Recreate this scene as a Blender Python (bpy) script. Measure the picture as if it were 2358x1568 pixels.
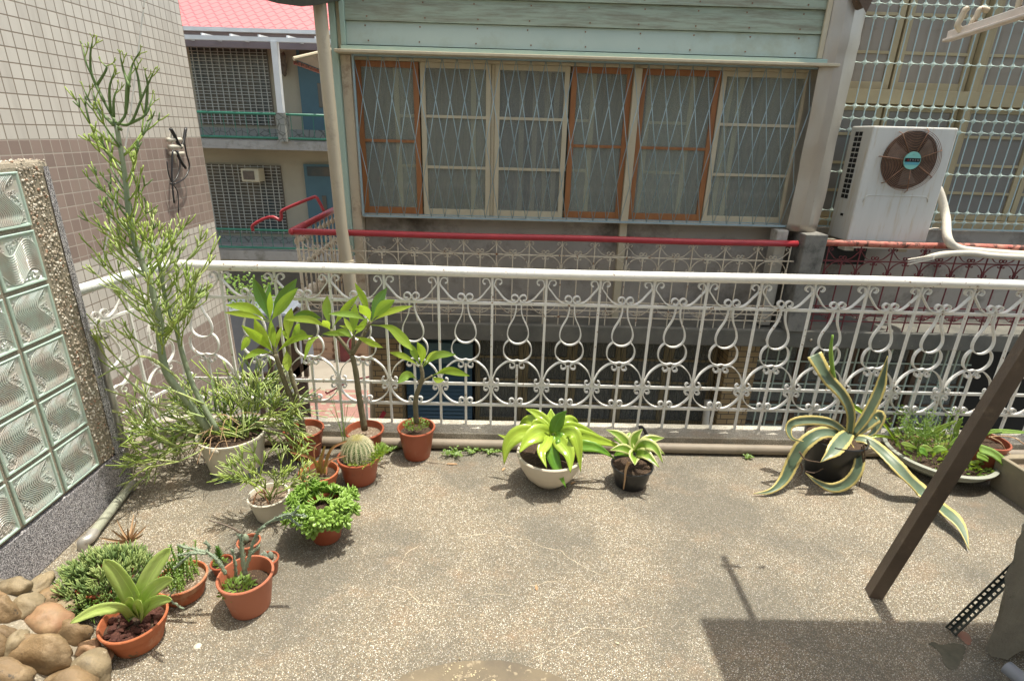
import bpy, math, random
import numpy as np
from mathutils import Vector as V3, Matrix, noise as mnoise
R = math.radians
for o in list(bpy.data.objects): bpy.data.objects.remove(o)
sc = bpy.context.scene
# ---------------------------------------------------------------- camera, sky, sun, exposure
EYE = np.array([0, 0, 1.6]); FPX = 1261.6; CX, CY = 1179., 784.
def _rot(p, r, w):
    cy, sy, cp, sp, cr, sr = math.cos(w), math.sin(w), math.cos(p), math.sin(p), math.cos(r), math.sin(r)
    return (np.array([[cr, sr, 0], [-sr, cr, 0], [0, 0, 1]]) @ np.array([[1, 0, 0], [0, cp, -sp], [0, sp, cp]])
            @ np.array([[1, 0, 0], [0, 0, -1], [0, 1, 0]]) @ np.array([[cy, sy, 0], [-sy, cy, 0], [0, 0, 1]]))
CM = _rot(R(20.667), R(-1.5666), R(-.8955))
cam = bpy.data.cameras.new('camera'); camo = bpy.data.objects.new('camera', cam)
sc.collection.objects.link(camo); sc.camera = camo
cam.sensor_width = 36; cam.lens = FPX / 2358 * 36; cam.clip_start = .02; cam.clip_end = 500
m = Matrix.Identity(4)
for i in range(3):
    m[i][0] = CM[0][i]; m[i][1] = -CM[1][i]; m[i][2] = -CM[2][i]; m[i][3] = EYE[i]
camo.matrix_world = m
SUN = V3((.24, .085, 1)).normalized()
w = bpy.data.worlds.new('World'); sc.world = w; w.use_nodes = True
nt = w.node_tree; sky = nt.nodes.new('ShaderNodeTexSky'); sky.sky_type = 'NISHITA'; sky.sun_disc = False; sky.air_density = 1.; sky.dust_density = 3.; sky.ozone_density = 1.
sky.sun_elevation = math.asin(SUN.z); sky.sun_rotation = math.atan2(SUN.x, SUN.y)
wb = nt.nodes.new('ShaderNodeMix'); wb.data_type = 'RGBA'; wb.blend_type = 'MULTIPLY'; wb.inputs[0].default_value = 1; wb.inputs[7].default_value = (1.06, 1., .84, 1)
nt.links.new(sky.outputs[0], wb.inputs[6]); nt.links.new(wb.outputs[2], nt.nodes['Background'].inputs[0]); nt.nodes['Background'].inputs[1].default_value = .15
sl = bpy.data.lights.new('sun', 'SUN'); sl.energy = 2.9; sl.angle = R(.53); sl.color = (1, .96, .85)
so = bpy.data.objects.new('sun', sl); sc.collection.objects.link(so); so.rotation_euler = SUN.to_track_quat('Z', 'Y').to_euler()
sc.view_settings.view_transform = 'Standard'; sc.view_settings.look = 'None'; sc.view_settings.exposure = 1.05
sc.view_settings.gamma = 1
# ---------------------------------------------------------------- measuring helpers (picture point -> point of the place)
def ray(u, v): return CM.T @ np.array([(u - CX) / FPX, (v - CY) / FPX, 1])
def at(u, v, Y=None, Z=None, X=None):
    d = ray(u, v)
    t = Y / d[1] if Y is not None else ((Z - 1.6) / d[2] if Z is not None else X / d[0])
    return V3((float(t * d[0]), float(t * d[1]), float(1.6 + t * d[2])))
def K(ox, oy, s): return lambda x, y: ((ox + x / s) / 1.2214, (oy + y / s) / 1.2214)
rnd = random.Random(7)
U = rnd.uniform
# ---------------------------------------------------------------- mesh helpers
COL = sc.collection; WL = {}
def catm(P, n=6):
    P = [V3(p) for p in P]
    if len(P) < 3: return [P[0].lerp(P[-1], i / n) for i in range(n + 1)]
    Q = [P[0] * 2 - P[1]] + P + [P[-1] * 2 - P[-2]]; out = []
    for i in range(1, len(Q) - 2):
        a, b, c, d = Q[i - 1:i + 3]
        for k in range(n):
            t = k / n
            out.append(.5 * ((2 * b) + (c - a) * t + (2 * a - 5 * b + 4 * c - d) * t * t + (3 * b - a - 3 * c + d) * t ** 3))
    return out + [P[-1]]
class MB:
    def __init__(s): s.v = []; s.f = []; s.uv = []
    def add(s, vs, fs, uvs=None):
        b = len(s.v); s.v += [tuple(p) for p in vs]; s.f += [tuple(i + b for i in f) for f in fs]
        s.uv += list(uvs) if uvs else [(0, 0)] * len(vs); return s
    def box(s, a, b):
        (x0, y0, z0), (x1, y1, z1) = a, b
        return s.add([(x0,y0,z0),(x1,y0,z0),(x1,y1,z0),(x0,y1,z0),(x0,y0,z1),(x1,y0,z1),(x1,y1,z1),(x0,y1,z1)],
                     [(0,3,2,1),(4,5,6,7),(0,1,5,4),(1,2,6,5),(2,3,7,6),(3,0,4,7)])
    def bar(s, p, q, wx, wy, up=(0, 1, 0)):
        p, q = V3(p), V3(q); t = (q - p).normalized(); u = V3(up)
        if abs(t.dot(u)) > .95: u = V3((1, 0, 0))
        a = t.cross(u).normalized(); b = a.cross(t).normalized(); a *= wx / 2; b *= wy / 2
        vs = [c + i * a + j * b for c in (p, q) for i, j in ((-1,-1),(1,-1),(1,1),(-1,1))]
        return s.add(vs, [(3,2,1,0),(4,5,6,7),(0,1,5,4),(1,2,6,5),(2,3,7,6),(3,0,4,7)])
    def tube(s, P, r, n=6, cap=True):
        P = [V3(p) for p in P]; N = len(P)
        rs = r if isinstance(r, (list, tuple)) else [r] * N
        u = None; vs = []; uv = []
        for i, p in enumerate(P):
            t = (P[min(i + 1, N - 1)] - P[max(i - 1, 0)])
            t = t.normalized() if t.length > 1e-9 else V3((0, 0, 1))
            if u is None: u = t.cross(V3((.31, .2, .93))); u = u if u.length > .1 else t.cross(V3((1, 0, 0)))
            u = (u - t * u.dot(t)).normalized(); w_ = t.cross(u)
            for k in range(n):
                a = 2 * math.pi * k / n; vs.append(p + rs[i] * (math.cos(a) * u + math.sin(a) * w_)); uv.append((k / n, i / (N - 1)))
        fs = [(i*n+k, i*n+(k+1) % n, (i+1)*n+(k+1) % n, (i+1)*n+k) for i in range(N-1) for k in range(n)]
        if cap: fs += [tuple(range(n))[::-1], tuple((N-1)*n+k for k in range(n))]
        return s.add(vs, fs, uv)
    def strip(s, P, W, th):                                  # flat iron bar swept along P, W = half width vector
        P = [V3(p) for p in P]; W = V3(W); N = len(P); vs = []
        for i, p in enumerate(P):
            t = (P[min(i + 1, N - 1)] - P[max(i - 1, 0)]).normalized(); n = W.cross(t).normalized() * th / 2
            vs += [p - W - n, p + W - n, p + W + n, p - W + n]
        fs = [(i*4+k, i*4+(k+1) % 4, i*4+4+(k+1) % 4, i*4+4+k) for i in range(N-1) for k in range(4)]
        return s.add(vs, fs + [(3,2,1,0), tuple((N-1)*4+k for k in range(4))])
    def lathe(s, prof, c=(0, 0, 0), n=40, sy=1., wob=0.):
        vs = []; N = len(prof)
        for (r, z) in prof:
            for k in range(n):
                a = 2 * math.pi * k / n; rr = r * (1 + wob * math.sin(2 * a + 1))
                vs.append((c[0] + rr * math.cos(a), c[1] + sy * rr * math.sin(a), c[2] + z))
        return s.add(vs, [(i*n+k, i*n+(k+1) % n, (i+1)*n+(k+1) % n, (i+1)*n+k) for i in range(N-1) for k in range(n)])
    def disc(s, c, r, n=32, sy=1., bump=0., rings=4):
        vs = [V3(c)]
        for j in range(1, rings + 1):
            for k in range(n):
                a = 2 * math.pi * k / n; q = r * j / rings
                vs.append(V3(c) + V3((q * math.cos(a), sy * q * math.sin(a), (U(-bump, bump) if j < rings else 0))))
        fs = [(0, 1 + k, 1 + (k + 1) % n) for k in range(n)]
        fs += [(1+(j-1)*n+k, 1+j*n+k, 1+j*n+(k+1) % n, 1+(j-1)*n+(k+1) % n) for j in range(1, rings) for k in range(n)]
        return s.add(vs, fs)
    def blob(s, c, r, seg=10, amp=.15, fr=3., seed=0, M=None):   # noisy ellipsoid
        vs = []; n = seg * 2; rx = V3(r); c = V3(c)
        for i in range(seg + 1):
            th = math.pi * i / seg
            for k in range(n):
                a = 2 * math.pi * k / n
                d = V3((math.sin(th)*math.cos(a), math.sin(th)*math.sin(a), math.cos(th)))
                q = 1 + amp * mnoise.noise(d * fr * .5 + V3((seed * 3.1, seed, 0)))
                p = V3((d.x*rx.x, d.y*rx.y, d.z*rx.z)) * q
                if M: p = M @ p
                vs.append(c + p)
        return s.add(vs, [(i*n+k, i*n+(k+1) % n, (i+1)*n+(k+1) % n, (i+1)*n+k) for i in range(seg) for k in range(n)][::1])
    def leaf(s, P, w, face, prof=None, fold=.12, n=5, cup=0., teeth=0):
        P = catm(P, n); N = len(P); face = V3(face).normalized(); vs = []; uv = []
        prof = prof or (lambda t: math.sin(math.pi * t ** .75) ** .8 * (1 - .2 * t))
        for i, p in enumerate(P):
            t = (P[min(i + 1, N - 1)] - P[max(i - 1, 0)]).normalized(); sd = t.cross(face)
            if sd.length < .05: sd = t.cross(V3((.6, .5, .3)))
            sd.normalize(); nn = sd.cross(t).normalized(); q = i / (N - 1); h = w * max(prof(q), .012) / 2
            j = 1 + (teeth * (i % 2) if 0 < i < N - 1 else 0)
            for x in (-1, -.5, 0, .5, 1):
                vs.append(p + sd * h * x * (j if abs(x) == 1 else 1) + nn * (abs(x) * fold - fold) * h * 1.); uv.append(((x + 1) / 2, q))
        return s.add(vs, [(i*5+k, i*5+k+1, i*5+6+k, i*5+5+k) for i in range(N-1) for k in range(4)], uv)
    def build(s, name, mat, parent=None, smooth=False, bev=0., loc=None, solid=0., split=None):
        L = WL.get(parent.name, V3((0, 0, 0))) if parent else V3(loc or (0, 0, 0))
        me = bpy.data.meshes.new(name); me.from_pydata([tuple(V3(p) - L) for p in s.v], [], s.f)
        if any(u != (0, 0) for u in s.uv):
            l = me.uv_layers.new(name='UVMap'); idx = [0] * len(me.loops); me.loops.foreach_get('vertex_index', idx)
            l.data.foreach_set('uv', [c for i in idx for c in s.uv[i]])
        me.materials.append(mat)
        if smooth:
            me.polygons.foreach_set('use_smooth', [True] * len(me.polygons))
            if smooth != True: me.set_sharp_from_angle(angle=R(smooth))
        o = bpy.data.objects.new(name, me); COL.objects.link(o)
        if parent: o.parent = parent
        else: o.location = L
        WL[o.name] = L
        if bev: b = o.modifiers.new('bevel', 'BEVEL'); b.width = bev; b.segments = 2; b.limit_method = 'ANGLE'
        if solid: b = o.modifiers.new('thickness', 'SOLIDIFY'); b.thickness = solid; b.offset = 0
        return o
def thing(name, label, cat, loc, group=None):
    o = bpy.data.objects.new(name, None); COL.objects.link(o); o.location = loc; o.empty_display_size = .1
    WL[o.name] = V3(loc); tag(o, label, cat, group); return o
def tag(o, label, cat, group=None):
    o['label'] = label; o['category'] = cat
    if group: o['group'] = group
    return o
def struct(o, kind='structure'): o['kind'] = kind; return o
# ---------------------------------------------------------------- material helpers
def nodes(name):
    m = bpy.data.materials.new(name); m.use_nodes = True; n = m.node_tree
    return m, n, n.nodes['Principled BSDF'], n.links.new
def rgb(c): return (c[0], c[1], c[2], 1)
def noise_n(n, ln, vec, scale, det=3, rough=.6):
    t = n.nodes.new('ShaderNodeTexNoise'); t.inputs['Scale'].default_value = scale; t.inputs['Detail'].default_value = det
    t.inputs['Roughness'].default_value = rough; ln(vec, t.inputs['Vector']); return t.outputs['Fac']
def ramp(n, ln, fac, stops, interp='LINEAR'):
    r = n.nodes.new('ShaderNodeValToRGB'); cr = r.color_ramp; cr.interpolation = interp
    while len(cr.elements) < len(stops): cr.elements.new(.5)
    for e, (p, c) in zip(cr.elements, stops): e.position = p; e.color = rgb(c) if len(c) == 3 else c
    ln(fac, r.inputs[0]); return r.outputs['Color']
def mixc(n, ln, fac, a, b, mode='MIX'):
    x = n.nodes.new('ShaderNodeMix'); x.data_type = 'RGBA'; x.blend_type = mode
    for val, sock in ((fac, x.inputs[0]), (a, x.inputs[6]), (b, x.inputs[7])):
        if hasattr(val, 'is_output'): ln(val, sock)
        elif isinstance(val, (int, float)): sock.default_value = val
        else: sock.default_value = rgb(val)
    return x.outputs[2]
def math_n(n, ln, op, a, b=0., c=None, clamp=False):
    x = n.nodes.new('ShaderNodeMath'); x.operation = op; x.use_clamp = clamp
    for i, val in enumerate((a, b) if c is None else (a, b, c)):
        if hasattr(val, 'is_output'): ln(val, x.inputs[i])
        else: x.inputs[i].default_value = val
    return x.outputs[0]
def bump(n, ln, h, st, dist, bs):
    b = n.nodes.new('ShaderNodeBump'); b.inputs['Strength'].default_value = st; b.inputs['Distance'].default_value = dist
    ln(h, b.inputs['Height']); ln(b.outputs[0], bs.inputs['Normal']); return b
def tc(n, kind='Object'): return n.nodes.new('ShaderNodeTexCoord').outputs[kind]
def geo(n): return n.nodes.new('ShaderNodeNewGeometry').outputs['Position']
def mapv(n, ln, vec, sc_=(1, 1, 1)):
    x = n.nodes.new('ShaderNodeMapping'); x.inputs['Scale'].default_value = sc_; ln(vec, x.inputs[0]); return x.outputs[0]
def mat(name, c, c2=None, rough=.6, scale=6, spots=None, spot_amt=.35, spot_scale=20, bmp=.0, bscale=60, metal=0., stretch=(1, 1, 1), spec=.5, dirt=None, dirt_scale=3, dirt_amt=.5):
    m, n, bs, ln = nodes(name); v = mapv(n, ln, geo(n), stretch)
    c2 = c2 or tuple(x * .8 for x in c)
    col = mixc(n, ln, ramp(n, ln, noise_n(n, ln, v, scale, 5), [(.3, (0, 0, 0)), (.7, (1, 1, 1))]), c, c2)
    if dirt:
        f = ramp(n, ln, noise_n(n, ln, v, dirt_scale, 8, .7), [(1 - dirt_amt, (0, 0, 0)), (min(1.2 - dirt_amt, 1), (1, 1, 1))])
        col = mixc(n, ln, f, col, dirt)
    if spots:
        f = ramp(n, ln, noise_n(n, ln, v, spot_scale, 4, .7), [(1 - spot_amt, (0, 0, 0)), (1.04 - spot_amt, (1, 1, 1))])
        col = mixc(n, ln, f, col, spots)
    ln(col, bs.inputs['Base Color']); bs.inputs['Roughness'].default_value = rough; bs.inputs['Metallic'].default_value = metal
    bs.inputs['Specular IOR Level'].default_value = spec
    if bmp: bump(n, ln, noise_n(n, ln, v, bscale, 6, .7), bmp, .01, bs)
    return m
def leafmat(name, c, c2, edge=None, edge_w=.18, stripes=None, trans=.5, rough=.35, scale=9, tcol=None):
    m, n, bs, ln = nodes(name); v = geo(n)
    col = mixc(n, ln, ramp(n, ln, noise_n(n, ln, v, scale, 3), [(.35, (0, 0, 0)), (.65, (1, 1, 1))]), c, c2)
    uvn = n.nodes.new('ShaderNodeSeparateXYZ'); ln(tc(n, 'UV'), uvn.inputs[0]); u = uvn.outputs[0]
    d = math_n(n, ln, 'ABSOLUTE', math_n(n, ln, 'SUBTRACT', u, .5))
    wob = math_n(n, ln, 'MULTIPLY', math_n(n, ln, 'SUBTRACT', noise_n(n, ln, v, 22, 3), .5), .12)
    dd = math_n(n, ln, 'ADD', d, wob)
    if stripes: col = mixc(n, ln, ramp(n, ln, math_n(n, ln, 'PINGPONG', math_n(n, ln, 'MULTIPLY', dd, 9.), 1.), [(.3, (0, 0, 0)), (.7, (1, 1, 1))]), col, stripes)
    if edge: col = mixc(n, ln, ramp(n, ln, dd, [(.5 - edge_w - .03, (0, 0, 0)), (.5 - edge_w + .03, (1, 1, 1))]), col, edge)
    else:
        col = mixc(n, ln, ramp(n, ln, d, [(.0, (1, 1, 1)), (.035, (0, 0, 0))]), col, tuple(min(1, x * 1.5 + .03) for x in c))
    ln(col, bs.inputs['Base Color']); bs.inputs['Roughness'].default_value = rough
    tr = n.nodes.new('ShaderNodeBsdfTranslucent'); mx = n.nodes.new('ShaderNodeMixShader'); mx.inputs[0].default_value = trans
    ln(mixc(n, ln, .7, col, tcol or (.55, .8, .05), 'MIX') if trans > 0 else col, tr.inputs[0])
    ln(bs.outputs[0], mx.inputs[1]); ln(tr.outputs[0], mx.inputs[2]); ln(mx.outputs[0], n.nodes['Material Output'].inputs[0])
    bump(n, ln, math_n(n, ln, 'PINGPONG', math_n(n, ln, 'ADD', math_n(n, ln, 'MULTIPLY', uvn.outputs[1], 14.), math_n(n, ln, 'MULTIPLY', d, 5.)), 1.), .15, .002, bs)
    return m
M = {}
# deck: washed aggregate terrazzo
def agg(name, base_cols, scale=230, stain=True, rough=.8, gap=(.16, .13, .09), bm=.6):
    m, n, bs, ln = nodes(name); v = geo(n)
    vo = n.nodes.new('ShaderNodeTexVoronoi'); vo.inputs['Scale'].default_value = scale; ln(v, vo.inputs['Vector'])
    sep = n.nodes.new('ShaderNodeSeparateColor'); ln(vo.outputs['Color'], sep.inputs[0])
    k = len(base_cols); st = [(sum(b for b, _ in base_cols[:i]), c) for i, (_, c) in enumerate(base_cols)]
    col = ramp(n, ln, sep.outputs[0], st, 'CONSTANT')
    gapf = ramp(n, ln, vo.outputs['Distance'], [(.42, (0, 0, 0)), (.62, (1, 1, 1))])
    col = mixc(n, ln, gapf, col, gap)
    if stain:
        f = ramp(n, ln, noise_n(n, ln, v, 1.5, 6, .62), [(.44, (0, 0, 0)), (.58, (1, 1, 1))])
        col = mixc(n, ln, math_n(n, ln, 'MULTIPLY', f, .6), col, (.1, .095, .078))
        f = ramp(n, ln, noise_n(n, ln, mapv(n, ln, v, (1.3, 1.7, 1)), 3.3, 6, .65), [(.55, (0, 0, 0)), (.72, (1, 1, 1))])
        col = mixc(n, ln, math_n(n, ln, 'MULTIPLY', f, .26), col, (.33, .2, .11))
        f = ramp(n, ln, noise_n(n, ln, mapv(n, ln, v, (1, 1, 3)), 9, 6, .7), [(.52, (0, 0, 0)), (.8, (1, 1, 1))])
        col = mixc(n, ln, math_n(n, ln, 'MULTIPLY', f, .35), col, (.07, .06, .045))
    ln(col, bs.inputs['Base Color']); bs.inputs['Roughness'].default_value = rough
    bump(n, ln, vo.outputs['Distance'], bm, -.002, bs); return m
M['deck'] = agg('washed aggregate', [(.2, (.125, .112, .085)), (.24, (.28, .25, .19)), (.22, (.44, .4, .3)), (.09, (.33, .235, .14)), (.16, (.18, .168, .135)), (.09, (.76, .73, .66))], 310, bm=.9)
M['kerb'] = agg('kerb terrazzo', [(.35, (.48, .45, .37)), (.35, (.6, .57, .48)), (.1, (.24, .22, .18)), (.2, (.75, .72, .65))], 260, gap=(.34, .31, .25))
M['granite'] = agg('black and white terrazzo', [(.3, (.05, .05, .055)), (.3, (.34, .32, .33)), (.4, (.66, .64, .65))], 260, False, gap=(.2, .19, .2))
M['mortar'] = mat('sandy mortar', (.33, .29, .22), (.23, .2, .15), .9, 12, bmp=.6, bscale=220, spots=(.5, .44, .35), spot_amt=.42, spot_scale=160)
M['white'] = mat('white enamel paint', (.82, .82, .79), (.76, .75, .7), .32, 5, bmp=.2, bscale=60, spots=(.3, .2, .12), spot_amt=.365, spot_scale=38)
M['cream_iron'] = mat('cream painted iron', (.68, .62, .5), (.56, .47, .34), .5, 9, spots=(.25, .11, .05), spot_amt=.4, spot_scale=30)
M['red_paint'] = mat('red gloss paint', (.4, .035, .045), (.33, .03, .04), .4, 8, dirt=(.25, .06, .05), dirt_scale=10, dirt_amt=.4)
M['rust_red'] = mat('rusty red paint', (.36, .06, .045), (.5, .22, .15), .6, 14, spots=(.1, .035, .02), spot_amt=.47, spot_scale=18)
M['maroon'] = mat('maroon ironwork', (.2, .035, .04), (.13, .025, .03), .5, 12)
# house across
M['siding'] = mat('weathered green boards', (.28, .34, .26), (.34, .4, .31), .7, 3, stretch=(1, 1, 12), dirt=(.21, .21, .15), dirt_scale=3.2, dirt_amt=.56, bmp=.25, bscale=60, spots=(.16, .12, .07), spot_amt=.3, spot_scale=30)
M['siding_pale'] = mat('pale green board', (.39, .475, .42), (.43, .51, .45), .65, 3, dirt=(.33, .36, .27), dirt_scale=2, dirt_amt=.5, spots=(.3, .16, .06), spot_amt=.27, spot_scale=26)
M['teal'] = mat('pale teal trim', (.34, .48, .42), (.4, .52, .44), .6, 5, bmp=.1)
M['cream_wood'] = mat('cream painted wood', (.56, .5, .36), (.5, .43, .3), .6, 5, stretch=(3, 3, 1), spots=(.26, .16, .1), spot_amt=.3, spot_scale=22)
M['peel'] = mat('peeling cream paint', (.58, .5, .38), (.54, .46, .34), .7, 5, dirt=(.2, .09, .06), dirt_scale=5, dirt_amt=.46)
M['orange_wood'] = mat('varnished orange wood', (.36, .15, .05), (.28, .105, .035), .5, 3, stretch=(10, 10, 1.5), bmp=.1)
M['blue_iron'] = mat('blue grey grille paint', (.24, .34, .38), (.32, .42, .45), .5, 9)
M['stucco'] = mat('grey pebbled stucco', (.45, .41, .36), (.39, .355, .31), .95, 3, bmp=.9, bscale=260, dirt=(.12, .105, .085), dirt_scale=1.6, dirt_amt=.5)
M['slab'] = mat('blackened concrete', (.19, .18, .15), (.1, .1, .085), .95, 3, bmp=.7, bscale=120, spots=(.36, .33, .28), spot_amt=.33, spot_scale=30)
M['pillar'] = mat('grey concrete', (.25, .24, .21), (.17, .165, .15), .95, 5, bmp=.6, bscale=140, dirt=(.07, .07, .06), dirt_scale=5, dirt_amt=.5)
def glassmat(name, tint, t=.55, rough=.05, col=(.1, .1, .085)):
    m, n, bs, ln = nodes(name); bs.inputs['Base Color'].default_value = rgb(col); bs.inputs['Roughness'].default_value = rough
    tr = n.nodes.new('ShaderNodeBsdfTransparent'); tr.inputs[0].default_value = rgb(tint)
    mx = n.nodes.new('ShaderNodeMixShader'); mx.inputs[0].default_value = t
    ln(bs.outputs[0], mx.inputs[1]); ln(tr.outputs[0], mx.inputs[2]); ln(mx.outputs[0], n.nodes['Material Output'].inputs[0])
    bump(n, ln, noise_n(n, ln, geo(n), 3, 2), .08, .02, bs); return m
M['pane'] = glassmat('dusty window glass', (.92, .95, .9), .74, col=(.5, .51, .47))
M['pane_dark'] = glassmat('dark window glass', (.85, .88, .86), .72, col=(.42, .43, .41))
M['curtain'] = mat('olive interior', (.26, .26, .2), (.07, .07, .055), .9, 1.1, stretch=(1., 1, .45))
M['room'] = mat('dim room wall', (.2, .18, .14), (.15, .14, .11), .9, 2)
M['galv'] = mat('galvanised sheet', (.5, .46, .41), (.4, .36, .31), .42, 3, metal=.75, bmp=.35, bscale=6, stretch=(1, 1, .5), spots=(.2, .14, .09), spot_amt=.3, spot_scale=20)
M['beige_pvc'] = mat('beige drain pipe', (.44, .39, .29), (.37, .32, .24), .5, 3, dirt=(.25, .22, .17), dirt_scale=4, dirt_amt=.42)
M['brown_cover'] = mat('brown weathered cover', (.13, .085, .055), (.09, .06, .04), .8, 10, bmp=.5)
M['pale_green'] = mat('pale green iron', (.46, .57, .5), (.52, .61, .54), .5, 12)
M['blue_metal'] = mat('pale blue iron', (.36, .5, .52), (.44, .56, .56), .5, 12)
M['ochre_wood'] = mat('ochre painted wood', (.45, .37, .22), (.36, .29, .17), .6, 4)
M['ac'] = mat('white appliance enamel', (.62, .62, .58), (.57, .57, .53), .4, 2, stretch=(6, 6, .6), dirt=(.5, .42, .28), dirt_scale=4, dirt_amt=.46, spots=(.3, .26, .2), spot_amt=.28, spot_scale=30)
M['rust_wire'] = mat('rusted wire', (.14, .06, .03), (.3, .17, .1), .7, 20)
M['black'] = mat('black plastic', (.012, .012, .013), (.02, .02, .02), .35, 6)
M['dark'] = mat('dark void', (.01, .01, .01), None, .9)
M['badge_teal'] = mat('teal badge', (.22, .55, .47), (.2, .5, .45), .4); M['badge_blue'] = mat('blue badge stripe', (.1, .38, .46), None, .4)
M['badge_red'] = mat('red print', (.4, .03, .03), None, .5); M['print'] = mat('grey print', (.3, .3, .28), None, .5)
M['hose'] = mat('insulated pipe wrap', (.62, .58, .48), (.55, .5, .42), .6, 10, spots=(.1, .09, .08), spot_amt=.25, spot_scale=25, bmp=.2, bscale=40)
# far building
M['far_wall'] = mat('beige plaster', (.42, .37, .27), (.36, .31, .23), .9, 1); M['blue_door'] = mat('blue painted door', (.075, .15, .18), (.065, .125, .15), .5, 2)
M['far_slab'] = mat('grey slab edge', (.36, .34, .31), (.28, .265, .24), .9, 2, dirt=(.18, .17, .14), dirt_amt=.5)
M['green_rail'] = mat('dark green rail', (.04, .2, .13), (.03, .15, .1), .4); M['silver'] = mat('aluminium bars', (.5, .48, .42), (.42, .4, .35), .4, 4, metal=.2)
M['white_beam'] = mat('white metal beam', (.75, .76, .76), (.65, .66, .66), .4, 3); M['purple_brown'] = mat('mauve fascia', (.23, .18, .18), (.2, .155, .16), .6, 2)
M['far_glass'] = mat('far window glass', (.06, .075, .08), (.2, .15, .1), .2, 1.2, stretch=(1, 1, .35)); M['pot_red_far'] = M['red_paint']
# pots, soil
M['pot_brown'] = mat('red brown plastic pot', (.32, .085, .04), (.28, .07, .032), .45, 8, dirt=(.34, .2, .13), dirt_scale=9, dirt_amt=.45, spots=(.14, .06, .035), spot_amt=.33, spot_scale=30)
M['pot_pink'] = mat('faded terracotta plastic', (.38, .13, .07), (.35, .115, .06), .5, 6, dirt=(.42, .24, .16), dirt_scale=7, dirt_amt=.42, spots=(.18, .08, .05), spot_amt=.3, spot_scale=26)
M['terra'] = mat('old terracotta', (.42, .13, .05), (.33, .09, .035), .75, 9, dirt=(.5, .32, .2), dirt_scale=6, dirt_amt=.47, bmp=.25, spots=(.16, .1, .05), spot_amt=.34, spot_scale=22)
M['cream_pot'] = mat('cream ceramic', (.62, .56, .45), (.56, .5, .4), .4, 2, stretch=(1, 1, 8), dirt=(.5, .41, .28), dirt_scale=3, dirt_amt=.4)
M['white_pot'] = mat('off white plastic', (.64, .6, .5), (.58, .54, .44), .45, 6, dirt=(.5, .35, .18), dirt_scale=6, dirt_amt=.35)
M['grey_base'] = mat('grey blue plastic', (.17, .21, .21), (.13, .16, .16), .5, 8); M['basin'] = mat('grey plastic basin', (.27, .29, .24), (.3, .31, .26), .5, 4)
M['soil'] = mat('potting soil', (.09, .055, .032), (.045, .028, .018), .95, 30, bmp=1., bscale=120, spots=(.3, .2, .12), spot_amt=.38, spot_scale=90)
M['grit'] = mat('gritty soil', (.3, .23, .16), (.14, .09, .06), .95, 60, bmp=1., bscale=140, spots=(.6, .52, .42), spot_amt=.42, spot_scale=110)
M['bark'] = mat('dark red bark chunk', (.1, .035, .022), (.06, .02, .014), .9, 30, bmp=.6)
# plants
M['pencil'] = leafmat('pencil stem', (.19, .29, .05), (.32, .4, .075), trans=0, rough=.5); M['pencil_dark'] = leafmat('dark pencil stem', (.09, .15, .05), (.14, .22, .06), trans=0, rough=.5)
M['pencil_pale'] = leafmat('pale pencil stem', (.27, .36, .13), (.4, .45, .16), trans=0, rough=.55)
M['cactus_trunk'] = mat('grey green trunk', (.2, .26, .17), (.27, .32, .2), .6, 12, spots=(.09, .09, .06), spot_amt=.36, spot_scale=30, stretch=(1, 1, .6))
M['plumeria'] = leafmat('frangipani leaf', (.24, .38, .045), (.34, .48, .06), trans=.5, rough=.4); M['plumeria_dark'] = leafmat('dark frangipani leaf', (.05, .14, .03), (.08, .18, .04), trans=.25, rough=.4)
M['plumeria_stem'] = mat('frangipani bark', (.19, .16, .095), (.11, .1, .055), .8, 18, spots=(.32, .3, .2), spot_amt=.4, spot_scale=30, bmp=.4)
M['plumeria_pale'] = leafmat('pale frangipani leaf', (.36, .5, .06), (.44, .56, .1), trans=.5, rough=.35); M['plumeria_mid'] = leafmat('mid frangipani leaf', (.17, .31, .05), (.25, .38, .07), trans=.4, rough=.35)
M['brom'] = leafmat('lime strap leaf', (.33, .47, .05), (.45, .57, .08), trans=.3, rough=.22, scale=6); M['brom_dark'] = leafmat('green strap leaf', (.1, .25, .03), (.2, .38, .04), trans=.25, rough=.25)
M['brom_var'] = leafmat('variegated strap leaf', (.17, .3, .04), (.25, .38, .06), edge=(.66, .68, .3), edge_w=.2, trans=.25, rough=.28)
M['brom_grey'] = leafmat('pale green vase leaf', (.4, .52, .13), (.5, .6, .2), trans=.3, rough=.3)
M['agave'] = leafmat('variegated agave leaf', (.095, .15, .09), (.16, .21, .135), edge=(.58, .48, .17), edge_w=.16, trans=.1, rough=.4, tcol=(.4, .45, .1))
M['jade'] = leafmat('jade leaf', (.19, .33, .05), (.28, .43, .09), trans=.15, rough=.3); M['twig_pale'] = leafmat('pale green twig', (.22, .3, .09), (.3, .36, .13), trans=0, rough=.6); M['twig_green'] = leafmat('green twig', (.1, .165, .05), (.17, .24, .07), trans=0, rough=.6)
M['fern'] = leafmat('light green frond', (.14, .24, .05), (.22, .33, .08), trans=.3); M['moss'] = leafmat('yellow green moss', (.27, .35, .06), (.18, .28, .05), trans=.3)
M['blue_green'] = leafmat('blue green scaly stem', (.19, .25, .18), (.27, .32, .22), trans=0, rough=.7); M['red_leaf'] = leafmat('bronze leaf', (.36, .13, .07), (.3, .16, .09), trans=.2)
M['dry'] = mat('dry straw leaf', (.5, .35, .2), (.34, .2, .11), .9, 20); M['spine'] = mat('cream spines', (.62, .58, .38), (.5, .46, .3), .6); M['cactus'] = mat('barrel cactus skin', (.07, .13, .035), (.1, .17, .05), .6, 12)
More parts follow.
